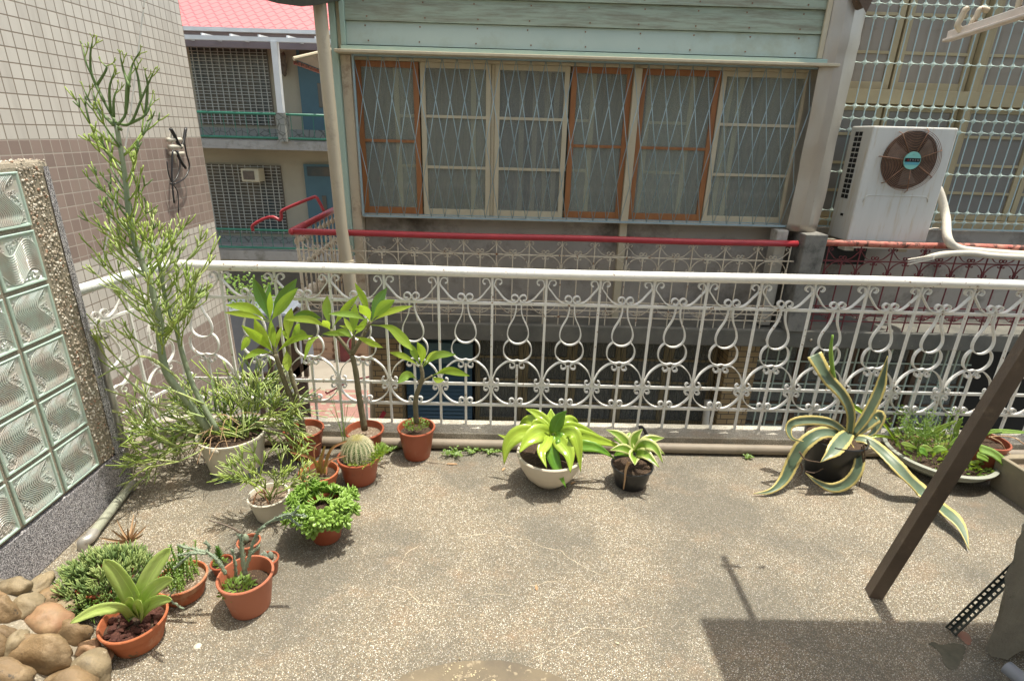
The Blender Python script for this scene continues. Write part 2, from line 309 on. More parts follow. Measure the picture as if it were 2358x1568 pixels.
M['cobble1'] = mat('ochre river stone', (.27, .18, .09), (.15, .105, .06), .6, 7, bmp=.5, bscale=70, dirt=(.36, .27, .16), dirt_scale=11, dirt_amt=.44, spots=(.07, .055, .04), spot_amt=.36, spot_scale=26); M['cobble2'] = mat('red river stone', (.27, .13, .075), (.32, .22, .12), .6, 9, bmp=.3, bscale=60, dirt=(.13, .1, .06), dirt_scale=10, dirt_amt=.45)
M['cobble3'] = mat('tan river stone', (.32, .25, .15), (.2, .16, .1), .65, 8, bmp=.5, bscale=60, dirt=(.12, .1, .07), dirt_scale=9, dirt_amt=.46, spots=(.42, .36, .26), spot_amt=.36, spot_scale=30)
M['post'] = mat('brown painted steel', (.15, .11, .08), (.1, .075, .055), .5, 6, dirt=(.24, .18, .12), dirt_scale=10, dirt_amt=.42, spots=(.4, .33, .25), spot_amt=.27, spot_scale=50, bmp=.3, bscale=50)
M['green_steel'] = mat('dark green slotted steel', (.05, .058, .05), (.035, .04, .036), .5, 10); M['pipe_green'] = mat('mottled grey pipe', (.34, .35, .27), (.25, .26, .2), .55, 8, dirt=(.16, .14, .1), dirt_scale=9, dirt_amt=.45)
M['zinc'] = mat('zinc fitting', (.5, .48, .44), (.38, .36, .33), .4, 20, metal=.5); M['wood_red'] = M['maroon']
# ================================================================ THE DECK
d = MB(); d.box((-4.2, -1.2, -.3), (4.4, 2.745, 0)); deck = struct(d.build('deck_floor', M['deck']))
k = MB(); k.box((-1.9, 2.6, .0005), (4.4, 2.748, .078)); struct(k.build('deck_kerb', M['kerb'], bev=.006))
# thin pale mineral cracks and the round patch, lying on the floor
M['crack'] = mat('lime filled crack', (.55, .48, .36), (.4, .35, .26), .9, 40); c = MB()
k2 = K(1100, 1275, 2.45)
for P in ([(440,580),(600,558),(780,565),(860,590),(940,595),(1050,645),(1160,665),(1230,720),(1300,765),(1440,830),(1500,850),(1640,905)],
          [(195,630),(100,690),(80,745),(5,810)], [(5,910),(110,940),(190,1030),(300,1042),(540,1035)], [(610,975),(680,962),(830,975)],
          [(960,910),(1080,885),(1140,880)], [(975,1410),(1130,1340),(1210,1270),(1340,1200),(1500,1205),(1680,1205),(1764,1185)], [(1035,1400),(1037,1490)], [(1300,365),(1450,342),(1560,335)]):
    Q = []
    for i in range(len(P) - 1):
        for t in (0, .25, .5, .75): Q.append((P[i][0] + (P[i+1][0]-P[i][0])*t + U(-5, 5), P[i][1] + (P[i+1][1]-P[i][1])*t + U(-4, 4)))
    Q.append(P[-1]); W = [at(*k2(*q), Z=.0015) for q in Q]; vs = []
    for i, p in enumerate(W):
        t = (W[min(i+1, len(W)-1)] - W[max(i-1, 0)]).normalized(); h = V3((-t.y, t.x, 0)) * U(.0004, .0017); vs += [p - h, p + h]
    c.add(vs, [(2*i, 2*i+2, 2*i+3, 2*i+1) for i in range(len(W)-1)])
c.build('mineral_crack', M['crack'], deck)
M['patch'] = mat('worn cement patch', (.21, .17, .11), (.12, .1, .075), .9, 6, spots=(.3, .25, .17), spot_amt=.42, spot_scale=40, bmp=.4, bscale=150)
c = MB(); cc = at(1110, 1590, Z=.002); vs = [cc + V3((0, -.02, .0))]
for k_ in range(60):
    a = 2 * math.pi * k_ / 60; q = .27 * (1 + .07 * mnoise.noise(V3((math.cos(a)*2, math.sin(a)*2, 3))) + U(-.012, .012)); vs.append(cc + V3((q * 1.05 * math.cos(a), q * .42 * math.sin(a) - .01, 0)))
c.add(vs, [(0, 1 + i, 1 + (i + 1) % 60) for i in range(60)]); c.build('cement_patch', M['patch'], deck)
M['flake'] = mat('cream paint flake', (.55, .47, .3), (.48, .4, .25), .7, 20); c = MB()
def flake(x, y, s, z=.0045):
    n = 7; vs = [(x + s*U(.5, 1.2)*math.cos(2*math.pi*i/n), y + s*U(.4, 1.)*math.sin(2*math.pi*i/n), z) for i in range(n)]; c.add(vs, [tuple(range(n))])
for (x, y, s) in [(470,1420,18),(430,1450,12),(480,1470,14),(400,1490,12),(380,1510,9),(450,1540,14),(500,1500,8),(560,1525,16),(590,1505,12),(620,1490,8),(540,1490,7),(700,1555,22),(420,1562,14),(520,1560,10),(375,1475,6),(650,1480,6),(470,1510,7),(605,1540,8)]:
    p = at(*k2(x, y), Z=.0045)
    for j in range(3): flake(p.x + U(-.006, .006), p.y + U(-.006, .006), s * .00022)
for (x, y, s) in [(1560, 1302, 22)]: p = at(*k2(x, y), Z=.0045); flake(p.x, p.y, .007)
c.build('paint_flake', M['flake'], deck)
# canopy above the frame, the hall wall behind the viewer
c = MB(); c.box((1.36, -.9, 2.62), (4.4, 1.70, 2.68)); cano = c.build('porch_roof', M['far_slab']); tag(cano, 'flat porch roof just above the picture, shading the lower right of the deck', 'roof')
c = MB(); c.box((-1.9, -1.4, 0), (4.4, -1.1, 4.5)); struct(c.build('house_wall', mat('cream house paint', (.66, .6, .5), (.6, .54, .45), .9, 1)))
# ---- glass block wall
GX = -1.737
gw = thing('glass_block_wall', 'tall wall of pale green glass blocks set in mortar with a pebble edge', 'wall', (GX, 1.5, 0))
b = MB(); b.box((GX - .10, .6, .2), (GX, 2.19, 1.462)); b.build('mortar_frame', M['mortar'], gw, bev=.02)
b = MB(); b.box((GX - .104, .6, .0), (GX + .004, 2.2, .2)); b.build('terrazzo_plinth', M['granite'], gw, bev=.004)
b = MB()
for i in range(9):
    a0, a1 = math.pi/2*i/9, math.pi/2*(i+1)/9
    for z0, z1 in ((.2, 1.44),):
        p = [(GX + .004 - .045 + .045*math.cos(a), 2.16 + .045*math.sin(a)) for a in (a0, a1)]
        b.add([(p[0][0], p[0][1], z0), (p[1][0], p[1][1], z0), (p[1][0], p[1][1], z1), (p[0][0], p[0][1], z1)], [(0, 1, 2, 3)])
b.add([(GX+.0045, 2.132, .2), (GX+.0045, 2.16, .2), (GX+.0045, 2.16, 1.44), (GX+.0045, 2.15, 1.44)], [(0,1,2,3)]); b.add([(GX-.1, 2.205, .2), (GX-.041, 2.205, .2), (GX-.041, 2.205, 1.44), (GX-.1, 2.205, 1.44)], [(0,1,2,3)][::1])
b.build('terrazzo_corner', M['granite'], gw, smooth=True)
M['pebble'] = agg('washed pebbles', [(.4, (.52, .45, .36)), (.3, (.72, .67, .58)), (.12, (.4, .24, .16)), (.18, (.2, .18, .15))], 70, False, .5, gap=(.4, .34, .26), bm=.1); b = MB()
for i in range(1150):
    z = U(.21, 1.45); s = U(.0022, .0048); w2 = 2.045 if z < 1.44 else 1.5; y = U(w2, 2.14); b.blob((GX + .001, y, z), (s * .9, s * U(.8, 1.3), s * U(.9, 1.6)), 3, .2, 3, i)
for i in range(150): s = U(.003, .006); b.blob((GX - U(0, .09), U(1.5, 2.18), 1.462), (s, s, s * .9), 3, .2, 3, i)
b.build('pebble_facing', M['pebble'], gw, smooth=True)
m, n, bs, ln = nodes('green glass'); bs.inputs['Base Color'].default_value = (.42, .54, .47, 1); bs.inputs['Roughness'].default_value = .08; bs.inputs['Transmission Weight'].default_value = .0
bs.inputs['Coat Weight'].default_value = 1.; M['glass_green'] = m
m, n, bs, ln = nodes('moulded clear glass'); v = geo(n)
col = mixc(n, ln, ramp(n, ln, noise_n(n, ln, v, 14, 4), [(.4, (0, 0, 0)), (.62, (1, 1, 1))]), (.5, .57, .52), (.48, .45, .4))
ln(col, bs.inputs['Base Color']); bs.inputs['Roughness'].default_value = .07; bs.inputs['Coat Weight'].default_value = 1.; bs.inputs['Specular IOR Level'].default_value = .9
bump(n, ln, noise_n(n, ln, v, 60, 2), .12, .002, bs); M['glass_clear'] = m
def block_mesh():
    f = MB(); h = .095                                        # frame of the block: bevelled rim in (y,z), x outwards
    r = [(h - .001, -.02), (h - .001, -.003), (h - .004, .0), (h - .009, -.001), (h - .012, -.006)]
    vs = [(x, sy * q, sz * q) for q, x in r for sy, sz in ((-1,-1),(1,-1),(1,1),(-1,1))]
    f.add(vs, [(i*4+k, i*4+(k+1) % 4, i*4+4+(k+1) % 4, i*4+4+k) for i in range(4) for k in range(4)])
    g = MB(); q = h - .0118; g.add([(-.006, -q, -q), (-.006, q, -q), (-.006, q, q), (-.006, -q, q)], [(0, 1, 2, 3)])
    for i in range(-1, 12):                                    # S-shaped moulded ridges
        P = []
        for j in range(19):
            t = j / 18; yy = -.045 + .0085 * i + .03 * math.sin(t * 2 * math.pi + .3) - .004; zz = (t - .5) * 2 * q
            yy2 = yy + .022 * (t - .5)
            if abs(yy2) < q - .001: P.append((-.004, yy2, zz))
        if len(P) > 2: g.tube(P, .0027, 6)
    for i in range(150):                                       # moulded rings
        y, z = U(-q, q) * .95, U(-q, q) * .95; rr = U(.003, .008)
        if -.055 + .03 * math.sin((z / q + 1) * math.pi + .3) < y < .04 + .03 * math.sin((z / q + 1) * math.pi + .3): continue
        g.tube([(-.0045, y + rr * math.cos(a * math.pi / 5), z + rr * math.sin(a * math.pi / 5)) for a in range(11)], .0013, 4, False)
    return f, g
bf, bg = block_mesh(); first = None
for iy in range(6):
    for iz in range(6):
        cy, cz = 2.032 - .095 - .203 * iy, 1.336 - .204 * iz
        if first is None:
            e = MB(); e.add([(GX + .0085 + p[0], cy + p[1], cz + p[2]) for p in bf.v], bf.f); f0 = e.build('glass_block', M['glass_green'], gw, bev=.0)
            e = MB(); e.add([(GX + .0085 + p[0], cy + p[1], cz + p[2]) for p in bg.v], bg.f); g0 = e.build('moulded_face', M['glass_clear'], f0, smooth=60)
            # recentre so that copies may be turned
            for o in (f0, g0):
                off = V3((GX + .0085, cy, cz)) - WL[o.name]
                for vtx in o.data.vertices: vtx.co -= off
            f0.location = V3((GX + .0085, cy, cz)) - WL[gw.name]; first = (f0, g0)
        elif cz > .25:
            f1 = f0.copy(); g1 = g0.copy(); COL.objects.link(f1); COL.objects.link(g1); g1.parent = f1
            f1.location = V3((GX + .0085, cy, cz)) - WL[gw.name]; f1.rotation_euler = (rnd.choice((0, 0, math.pi, math.pi / 2)), 0, 0)
# conduit beside it, floor pipe, kerb pipe
t = thing('drain_conduit', 'grey upright conduit at the end of the glass block wall', 'pipe', at(298, 1090, Z=0))
p0, p1 = at(222, 775, Y=2.24), at(300, 1088, Y=2.24); b = MB(); b.tube([p0, p1], .017, 14); b.build('pipe', M['zinc'], t, smooth=40)
b = MB(); b.tube([p0 + V3((-.03, 0, .005)), p0 + V3((.045, -.01, .005))], .014, 12); b.tube([p0 + V3((.03, -.0075, .005)), p0 + V3((.06, -.012, .005))], .008, 6); b.blob(p0, (.026, .026, .022), 8, 0); b.build('clamp_bolt', M['zinc'], t, smooth=40)
pe, pq = at(205, 1240, Z=.03), at(304, 1112, Z=.03)
t = thing('floor_pipe', 'mottled short floor pipe with a metal elbow below the glass block wall', 'pipe', (pe.x, pe.y, 0))
b = MB(); b.tube([pe, pq], .019, 16); b.build('pipe', M['pipe_green'], t, smooth=40)
b = MB(); b.tube(catm([pe + (pq - pe) * .1, pe, pe + V3((-.012, -.014, -.004)), pe + V3((-.014, -.018, -.03))], 5), .0215, 14); b.build('elbow', M['zinc'], t, smooth=40)
b = MB(); b.tube([pe + (pq - pe) * .9, pe + (pq - pe) * .96], .024, 14); b.build('coupling', M['zinc'], t, smooth=40)
b = MB(); b.tube([(-1.6 + .2 * i, 2.567, .03) for i in range(31)], .027, 18); o = b.build('kerb_pipe', mat('dusty kerb pipe', (.27, .225, .17), (.2, .17, .13), .6, 6, dirt=(.12, .1, .07), dirt_scale=7, dirt_amt=.45), smooth=True, loc=(0, 2.567, 0)); tag(o, 'long beige pipe lying along the foot of the kerb', 'pipe')

# ================================================================ RAILINGS
ZH, Z2, Z3, Z4, ZB = .944, .783, .325, .201, .078
def spiral(cx, cz, r0, a0, turns, n=12, r1=.5):               # points of a curl, from the outside in
    return [(cx + (r0 * (1 - (1 - r1) * i / n)) * math.cos(a0 + turns * 2 * math.pi * i / n), cz + (r0 * (1 - (1 - r1) * i / n)) * math.sin(a0 + turns * 2 * math.pi * i / n)) for i in range(n + 1)]
def scroll_big(w, top, bot, s=1):                              # from the bar top down to the rail near the bay centre, w = half bay
    h = top - bot; r = .021 * s
    A = spiral(.034 * s, top - .026 * s, r, math.pi, -.75)[::-1]
    B = spiral(w - .024 * s, bot + .03 * s, r, -math.pi * .02, .8)
    mid = [(.010 * s, top - .045 * s), (w * .22, top - h * .52), (w * .45, top - h * .8), (w * .7, bot + .008), (w - .012 * s, bot + .012)]
    return A + mid + B
def bay_paths(w, P):
    """one bay between two long bars at -w and +w"""
    out = {}
    def both(pts): return [[(-w + x, z) for x, z in pts], [(w - x, z) for x, z in pts]]
    out['upper_scroll'] = both(scroll_big(w, P['t'], P['z2']))
    A = [(x * w / .137, P['z2'] - z) for x, z in ((.013, -.002), (.014, .035), (.024, .075), (.048, .125), (.055, .165), (.045, .197), (.022, .215))]
    B = [(x * w / .137, P['z2'] - z) for x, z in ((.046, .197), (.066, .22), (.074, .25), (.068, .285), (.045, .31), (.02, .318))]
    out['gourd_loop'] = [[(-x, z) for x, z in A] + [(0, P['z2'] - .219)] + A[::-1]]
    out['gourd_ring'] = [[(-x, z) for x, z in B] + [(0, P['z2'] - .313)] + B[::-1]]
    zc = P['z2'] - .318; r = .019
    lo = []
    A = spiral(w - .028, zc - .026, r, math.pi * .45, -.85, 12)[::-1]          # curl near the centre, hanging
    arc = [(w - .02, zc - .006), (w - .045, zc - .001), (w * .45, zc - .018), (w * .2, zc - .055), (.008, P['z3'] + .035)]
    B = spiral(.028, P['z3'] + .022, .019, math.pi * .95, .8, 12)
    lo += both(A + arc + B); out['middle_scroll'] = lo
    h = P['z3'] - P['z4']
    A = spiral(.027, P['z3'] - .024, .017, math.pi * .8, -.8, 12)[::-1]
    arc = [(.008, P['z3'] - .035), (w * .13, P['z3'] - h * .5), (w * .35, P['z4'] + .028), (w * .6, P['z4'] + .009), (w - .018, P['z4'] + .008)]
    B = spiral(w - .025, P['z4'] + .027, .017, -.3, .8, 12)
    out['lower_scroll'] = both(A + arc + B); return out
rail = thing('balcony_railing', 'white wrought iron railing with gourd loops along the deck edge', 'railing', (0, 2.7, ZB))
RY = 2.70
b = MB(); b.tube([(-1.69 + i * .2, RY, ZH + .003 * math.sin(i * .45)) for i in range(28)], .0255, 20); b.build('handrail', M['white'], rail, smooth=True)
for z in (Z2, Z3, Z4): b = MB(); b.bar((-1.66, RY, z), (4., RY, z), .016, .011); b.build('cross_rail', M['white'], rail, bev=.002)
xs = [-.339 + .2742 * i for i in range(-5, 14)]; P0 = dict(t=ZH - .022, z2=Z2, z3=Z3, z4=Z4); BP = bay_paths(.1371, P0); first = {}
for i, x in enumerate(xs):
    if x > 3.1: break
    b = MB(); b.bar((x, RY + .001, ZB - .02), (x, RY + .001, ZH), .0125, .0125); b.build('baluster', M['white'], rail, bev=.0015)
    xc = x + .1371; b = MB(); b.bar((xc, RY + .001, ZB - .02), (xc, RY + .001, Z2 - .34), .0125, .0125); b.build('baluster', M['white'], rail, bev=.0015)
    for nm, paths in BP.items():
        for ip, P in enumerate(paths):
            if (nm, ip) not in first:
                b = MB(); b.strip(catm([(q[0], 0, q[1]) for q in P], 3), (0, .0092, 0), .0052); o = b.build(nm, M['white'], rail); first[nm, ip] = o
                for vtx in o.data.vertices: vtx.co += WL[rail.name]
            else: o = first[nm, ip].copy(); COL.objects.link(o)
            o.location = V3((xc, RY - .002, 0)) - WL[rail.name]
sr = thing('side_railing', 'short white railing section turning back to the glass block wall', 'railing', (-1.7, 2.45, 0))
c0, c1 = V3((-1.69, 2.70, ZH)), V3((-1.80, 2.19, ZH - .005)); b = MB()
b.tube([c0.lerp(c1, i / 12) for i in range(13)], .023, 20)
b.build('handrail', mat('wrapped white handrail', (.78, .79, .76), (.6, .63, .62), .35, 30, stretch=(1, 3, 1), bmp=.6, bscale=40), sr, smooth=True)
for z in (Z2, Z3, Z4): b = MB(); b.bar(V3((c0.x, c0.y, z)), V3((c1.x, c1.y, z)), .012, .012); b.build('cross_rail', M['white'], sr)
dr = (c1 - c0).normalized()
for f in (.01, .5): q = c0 + dr * f * .53; b = MB(); b.bar((q.x, q.y, .04), (q.x, q.y, ZH), .011, .011); b.build('baluster', M['white'], sr)
for nm, paths in BP.items():
    for P in paths:
        for of in (.137, .411): b = MB(); b.strip(catm([(c0.x + dr.x * (q[0] + of), c0.y + dr.y * (q[0] + of), q[1]) for q in P], 2), V3((-dr.y, dr.x, 0)) * .0075, .0045); b.build(nm, M['white'], sr)
# ================================================================ GREEN HOUSE ACROSS
house = thing('green_house', 'old house with green boards and a long row of grilled windows', 'house', (.6, 4.95, 0))
YW = 4.95
def box(name, mt, par, a, b_, bev=.004, sm=False): q = MB(); q.box(a, b_); return q.build(name, mt, par, bev=bev)
# boards (lapped)
for (z0, z1, mt) in ((2.216, 2.378, M['siding_pale']), (2.381, 2.545, M['siding']), (2.548, 2.72, M['siding']), (2.723, 2.9, M['siding'])):
    b = MB(); b.add([(-1.27, 4.80, z0), (2.55, 4.80, z0), (2.55, 4.82, z1), (-1.27, 4.82, z1), (-1.27, 4.84, z0), (2.55, 4.84, z0), (2.55, 4.84, z1), (-1.27, 4.84, z1)],
                    [(0,1,2,3),(4,7,6,5),(0,4,5,1),(3,2,6,7),(0,3,7,4),(1,5,6,2)]); b.build('siding_board', mt, house)
q = MB()
for z_ in (2.245, 2.35, 2.41, 2.515, 2.575):
    for i in range(9): x_ = -1.1 + i * .42 + U(-.03, .03); yy = 4.80 + .02 * ((z_ - 2.216) % .165) / .162 - .002; q.lathe([(.0001, 0), (.006, 0), (.006, .0)], (x_, yy, z_), 4) if 0 else q.box((x_ - .005, yy - .002, z_ - .005), (x_ + .005, yy + .004, z_ + .005))
q.build('nail_head', M['rust_wire'], house)
box('upper_wall', M['siding'], house, (-1.27, 4.845, 2.19), (2.6, 5.3, 3.0))
box('eave_ledge', M['cream_wood'], house, (-1.35, 4.71, 2.15), (2.56, 4.93, 2.172)); box('ledge_moulding', M['teal'], house, (-1.31, 4.76, 2.174), (2.54, 4.90, 2.205))
box('corner_post', M['teal'], house, (-1.395, 4.80, .55), (-1.345, 5.0, 3.0)); box('corner_trim', M['teal'], house, (-1.31, 4.785, 2.21), (-1.272, 4.83, 3.)); box('corner_infill', M['cream_wood'], house, (-1.344, 4.82, 2.17), (-1.311, 4.9, 3.))
box('door_post', M['peel'], house, (-1.343, 4.84, .0), (-1.262, 4.99, 2.148))
box('sill_wall', M['stucco'], house, (-1.26, 4.955, -.02), (2.72, 5.06, .90)); box('window_sill', M['cream_wood'], house, (-1.26, 4.86, .885), (2.6, 5.0, .905))
box('side_wall', M['stucco'], house, (-1.34, 5.0, -.02), (-1.27, 7.6, 3.0)); box('lintel', M['cream_wood'], house, (-1.26, 4.93, 2.122), (2.6, 5.0, 2.148))
box('rear_wall', M['room'], house, (-1.26, 7.4, -.02), (2.72, 7.5, 3.0)); box('room_floor', M['room'], house, (-1.26, 5.07, .0), (2.72, 7.39, .04)); box('end_wall', M['stucco'], house, (2.73, 5.0, -.02), (2.8, 7.5, 3.0)); box('ceiling', M['room'], house, (-1.26, 5.31, 2.5), (2.72, 7.39, 2.55))
def sash(x0, x1, wood, yy=4.93, z0=.91, z1=2.12, fr=.04, bars=2, pane='pane', th=.03):
    q = MB(); q.box((x0, yy, z0), (x0 + fr, yy + th, z1)); q.box((x1 - fr, yy, z0), (x1, yy + th, z1)); q.box((x0 + fr, yy + .002, z1 - fr), (x1 - fr, yy + th - .002, z1)); q.box((x0 + fr, yy + .002, z0), (x1 - fr, yy + th - .002, z0 + fr * 1.3))
    s_ = q.build('window_sash', wood, house, bev=.002)
    for i in range(bars):
        zz = z0 + (z1 - z0) * (i + 1) / (bars + 1); q = MB(); q.box((x0 + fr, yy + .003, zz - .011), (x1 - fr, yy + th - .004, zz + .011)); q.build('glazing_bar', wood, s_)
    q = MB(); q.box((x0 + fr - .004, yy + th * .45, z0 + .01), (x1 - fr + .004, yy + th * .55, z1 - .01)); q.build('glass_pane', M[pane], s_); return s_
ow, cw = M['orange_wood'], M['cream_wood']
sash(-1.255, -.742, ow, bars=1, fr=.045); sash(-.729, -.152, cw); sash(-.118, .49, cw, pane='pane_dark'); sash(.507, 1.006, ow, bars=1, fr=.045, yy=4.94); sash(1.075, 1.73, ow, bars=1, fr=.045, yy=4.94); sash(1.735, 2.46, cw)
box('window_post', cw, house, (1.008, 4.9, .0), (1.073, 4.99, 2.12)); box('window_post', cw, house, (2.47, 4.9, .9), (2.53, 4.99, 2.12)); box('window_post', cw, house, (-.15, 4.945, .91), (-.119, 4.985, 2.12))
for (x0, x1) in ((-.96, -.70), (-.32, .13), (.2, .42), (.3, .72), (1.15, 1.55), (1.82, 1.95)): sash(x0, x1, cw, yy=4.992, pane='pane_dark', fr=.042, bars=2, th=.026)
q = MB()
for i in range(60):                                            # olive drapes behind the glass
    x0 = -1.2 + i * .066; q.add([(x0, 5.35 + .004 * (i % 2), .1), (x0 + .066, 5.35 + .004 * ((i + 1) % 2), .1), (x0 + .066, 5.35 + .004 * ((i + 1) % 2), 2.3), (x0, 5.35 + .004 * (i % 2), 2.3)], [(0, 1, 2, 3)])
q.build('curtain', M['curtain'], house, smooth=True, solid=.003)
# diamond grille in front of the windows
gr = MB(); gx0, gx1, gz0, gz1, gy = -1.235, 2.50, .905, 2.145, 4.815; nn_ = 32; st = (gx1 - gx0) / nn_
for sgn in (1, -1):
    for i in range(-3, nn_ + 4):
        xa, xb = gx0 + st * i, gx0 + st * (i + 2 * sgn); ta = tb_ = None; P = []
        for j in range(33):
            f = j / 32; x = xa + (xb - xa) * f
            if gx0 <= x <= gx1: P.append((x, gy + .003 * sgn, gz1 - (gz1 - gz0) * f))
        if len(P) > 1: gr.tube([P[0], P[-1]], .0031, 5)
g_ = gr.build('window_grille', M['blue_iron'], house, smooth=True)
q = MB()
for a, b_ in (((gx0, gy, gz0), (gx1, gy, gz0)), ((gx0, gy, gz1), (gx1, gy, gz1)), ((gx0, gy, gz0), (gx0, gy, gz1)), ((gx1, gy, gz0), (gx1, gy, gz1)), ((gx0, 4.93, gz0), (gx1, 4.93, gz0)), ((gx1, gy, gz0), (gx1, 4.93, gz0)), ((gx1, gy, gz1), (gx1, 4.93, gz1)), ((gx1, 4.93, gz0), (gx1, 4.93, gz1)), ((gx0, gy, gz0), (gx0, 4.93, gz0))): q.bar(a, b_, .016, .016)
for z in (1.2, 1.5, 1.8): q.bar((gx1 + .001, gy, z), (gx1 + .001, 4.93, z - .25), .008, .008)
q.build('grille_frame', M['blue_iron'], g_)
# concrete slab with its soffit, ground floor below
box('balcony_slab', M['slab'], house, (-1.95, 4.64, -.16), (8, 5.4, -.0), .01)
M['brick_y'] = None
def brickmat(name, c, c2, mort, bw, rh, ms, axis='xz', off=.0, rough=.5, org=(0, 0), bmpd=.002, freq=2):
    m, n, bs, ln = nodes(name); s = n.nodes.new('ShaderNodeSeparateXYZ'); ln(geo(n), s.inputs[0]); cb = n.nodes.new('ShaderNodeCombineXYZ')
    ax = {'x': 0, 'y': 1, 'z': 2}; ln(math_n(n, ln, 'SUBTRACT', s.outputs[ax[axis[0]]], org[0]), cb.inputs[0]); ln(math_n(n, ln, 'SUBTRACT', s.outputs[ax[axis[1]]], org[1]), cb.inputs[1])
    br = n.nodes.new('ShaderNodeTexBrick'); ln(cb.outputs[0], br.inputs['Vector']); br.offset = off; br.offset_frequency = freq; br.squash = 1
    for k_, v_ in (('Scale', 1), ('Mortar Size', ms), ('Brick Width', bw), ('Row Height', rh), ('Mortar Smooth', .2), ('Bias', 0)): br.inputs[k_].default_value = v_
    br.inputs['Color1'].default_value = rgb(c); br.inputs['Color2'].default_value = rgb(c2); br.inputs['Mortar'].default_value = rgb(mort)
    bs.inputs['Roughness'].default_value = rough; bump(n, ln, br.outputs['Fac'], .6, -bmpd, bs)
    return m, n, bs, ln, br, s
mm = brickmat('yellow glazed brick', (.38, .28, .15), (.3, .215, .11), (.07, .06, .05), .15, .058, .005, 'xz', .5); mm[3](mm[4].outputs['Color'], mm[2].inputs['Base Color']); M['brick_y'] = mm[0]
box('brick_pier', M['brick_y'], house, (-1.30, 5.0, -3), (-1.02, 5.35, -.161), .003); box('brick_pier', M['brick_y'], house, (2.22, 5.0, -3), (2.52, 5.35, -.161), .003)
box('brick_band', M['brick_y'], house, (-1.015, 5.02, -.245), (2.215, 5.3, -.162), .002)
box('brick_band', M['brick_y'], house, (2.525, 5.02, -.27), (8, 5.3, -.162), .002)
M['shutter'] = mat('blue roller shutter', (.06, .13, .19), (.05, .11, .16), .5, 3); q = MB(); q.box((-1.0, 5.16, -.55), (-.32, 5.2, -.27))
for i in range(40): z = -.57 - i * .045; q.add([(-1.0, 5.17, z), (-.32, 5.17, z), (-.32, 5.14, z - .034), (-1.0, 5.14, z - .034), (-1.0, 5.17, z - .045), (-.32, 5.17, z - .045)], [(0, 3, 2, 1), (3, 4, 5, 2)])
q.build('roller_shutter', M['shutter'], house); box('shutter_box', M['blue_door'], house, (-1.0, 5.08, -.58), (-.31, 5.159, -.36)); box('sill_wall', M['stucco'], house, (-.3, 5.1, -3), (2.21, 5.3, -1.33))
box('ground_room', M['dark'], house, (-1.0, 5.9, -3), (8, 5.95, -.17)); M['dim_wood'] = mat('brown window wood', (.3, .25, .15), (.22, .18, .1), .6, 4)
for i in range(5):
    x0 = -.29 + i * .5; sash(x0, x0 + .495, M['dim_wood'], yy=5.22, z0=-1.32, z1=-.30, fr=.05, bars=3, pane='pane_dark')
q = MB()
for i in range(44):
    for sg in (1, -1):
        x = -.28 + 2.48 * i / 43; q.tube([(x + (sg * .03 if j % 2 else 0), 5.12 + .003 * sg, -.3 - 1.02 * j / 4) for j in range(5)], .003, 4)
q.build('window_grille', M['green_steel'], house)
for x0 in (2.53, 3.1, 3.7, 4.3): sash(x0, x0 + .56, M['brown_cover'], yy=5.24, z0=-1.5, z1=-.3, fr=.05, bars=4, pane='pane_dark')
q = MB()
for i in range(20): x = 2.56 + i * .115; q.bar((x, 5.14, -1.6), (x, 5.14, -.28), .012, .012)
for z in (-.5, -.75, -1., -1.25): q.bar((2.53, 5.145, z), (4.8, 5.145, z), .012, .012)
q.build('window_grille', M['pale_green'], house)
q = MB(); q.tube([(2.1, 5.02, -.9), (2.12, 5.0, -1.4), (2.12, 5.0, -3)], .035, 12); q.build('waste_pipe', M['white_pot'], house, smooth=True)
for (u, v) in ((2158, 0), (0, 0)): pass
# short protruding stubs on the slab
for (a, b_) in (((2168, 945 / 1.0), 0),): pass
for cx_ in ((1765, 782, 1774, 792), (1868, 782, 1878, 790)):
    p = at(cx_[0] , cx_[1], Y=4.60); q = MB(); q.tube([p, p + V3((.03, .06, -.03))], .009, 8); q.build('drip_stub', M['cream_iron'], house, smooth=True)
# ---- galvanised duct on a concrete pillar
du = thing('galvanised_duct', 'dented galvanised sheet casing wrapped round the post between the houses', 'duct', (2.58, 4.8, .85)); q = MB(); N = 30; n = 26; vs = []
for j in range(N + 1):
    z = .87 + (2.95 - .87) * j / N
    for k_ in range(n):
        a = 2 * math.pi * k_ / n; dent = .012 * mnoise.noise(V3((math.cos(a) * 1.5, math.sin(a) * 1.5, z * 3.4))) + (.007 if abs(z - 2.3) < .03 or abs(z - 1.6) < .02 else 0)
        # flattened left cheek
        rr = .135 / max(.86, max(abs(math.cos(a - t_)) for t_ in (0, 1.05, 2.1, 3.14, 4.55))) + dent; vs.append((2.575 + rr * math.cos(a) + .012 * mnoise.noise(V3((0, 5, z * 2))), 4.86 + rr * .95 * math.sin(a), z))
q.add(vs, [(i*n+k_, i*n+(k_+1) % n, (i+1)*n+(k_+1) % n, (i+1)*n+k_) for i in range(N) for k_ in range(n)]); q.build('sheet_casing', M['galv'], du, smooth=14, solid=.002)
q = MB(); q.bar((2.425, 4.79, 2.21), (2.425, 4.79, 2.75), .035, .02); q.build('torn_edge_strip', M['cream_wood'], du)
q = MB(); q.blob((2.62, 4.78, 2.72), (.14, .16, .16), 10, .4, 3, 4); q.add([(2.52, 4.68, 2.66), (2.7, 4.66, 2.68), (2.63, 4.64, 2.5)], [(0, 1, 2)]); q.build('torn_cover', M['brown_cover'], du)
q = MB(); q.box((2.53, 4.62, -.0), (2.72, 4.97, .868)); o = q.build('concrete_pillar', M['pillar'], loc=(2.62, 4.8, 0), bev=.008); tag(o, 'stained grey concrete pillar between the two iron railings', 'pillar')
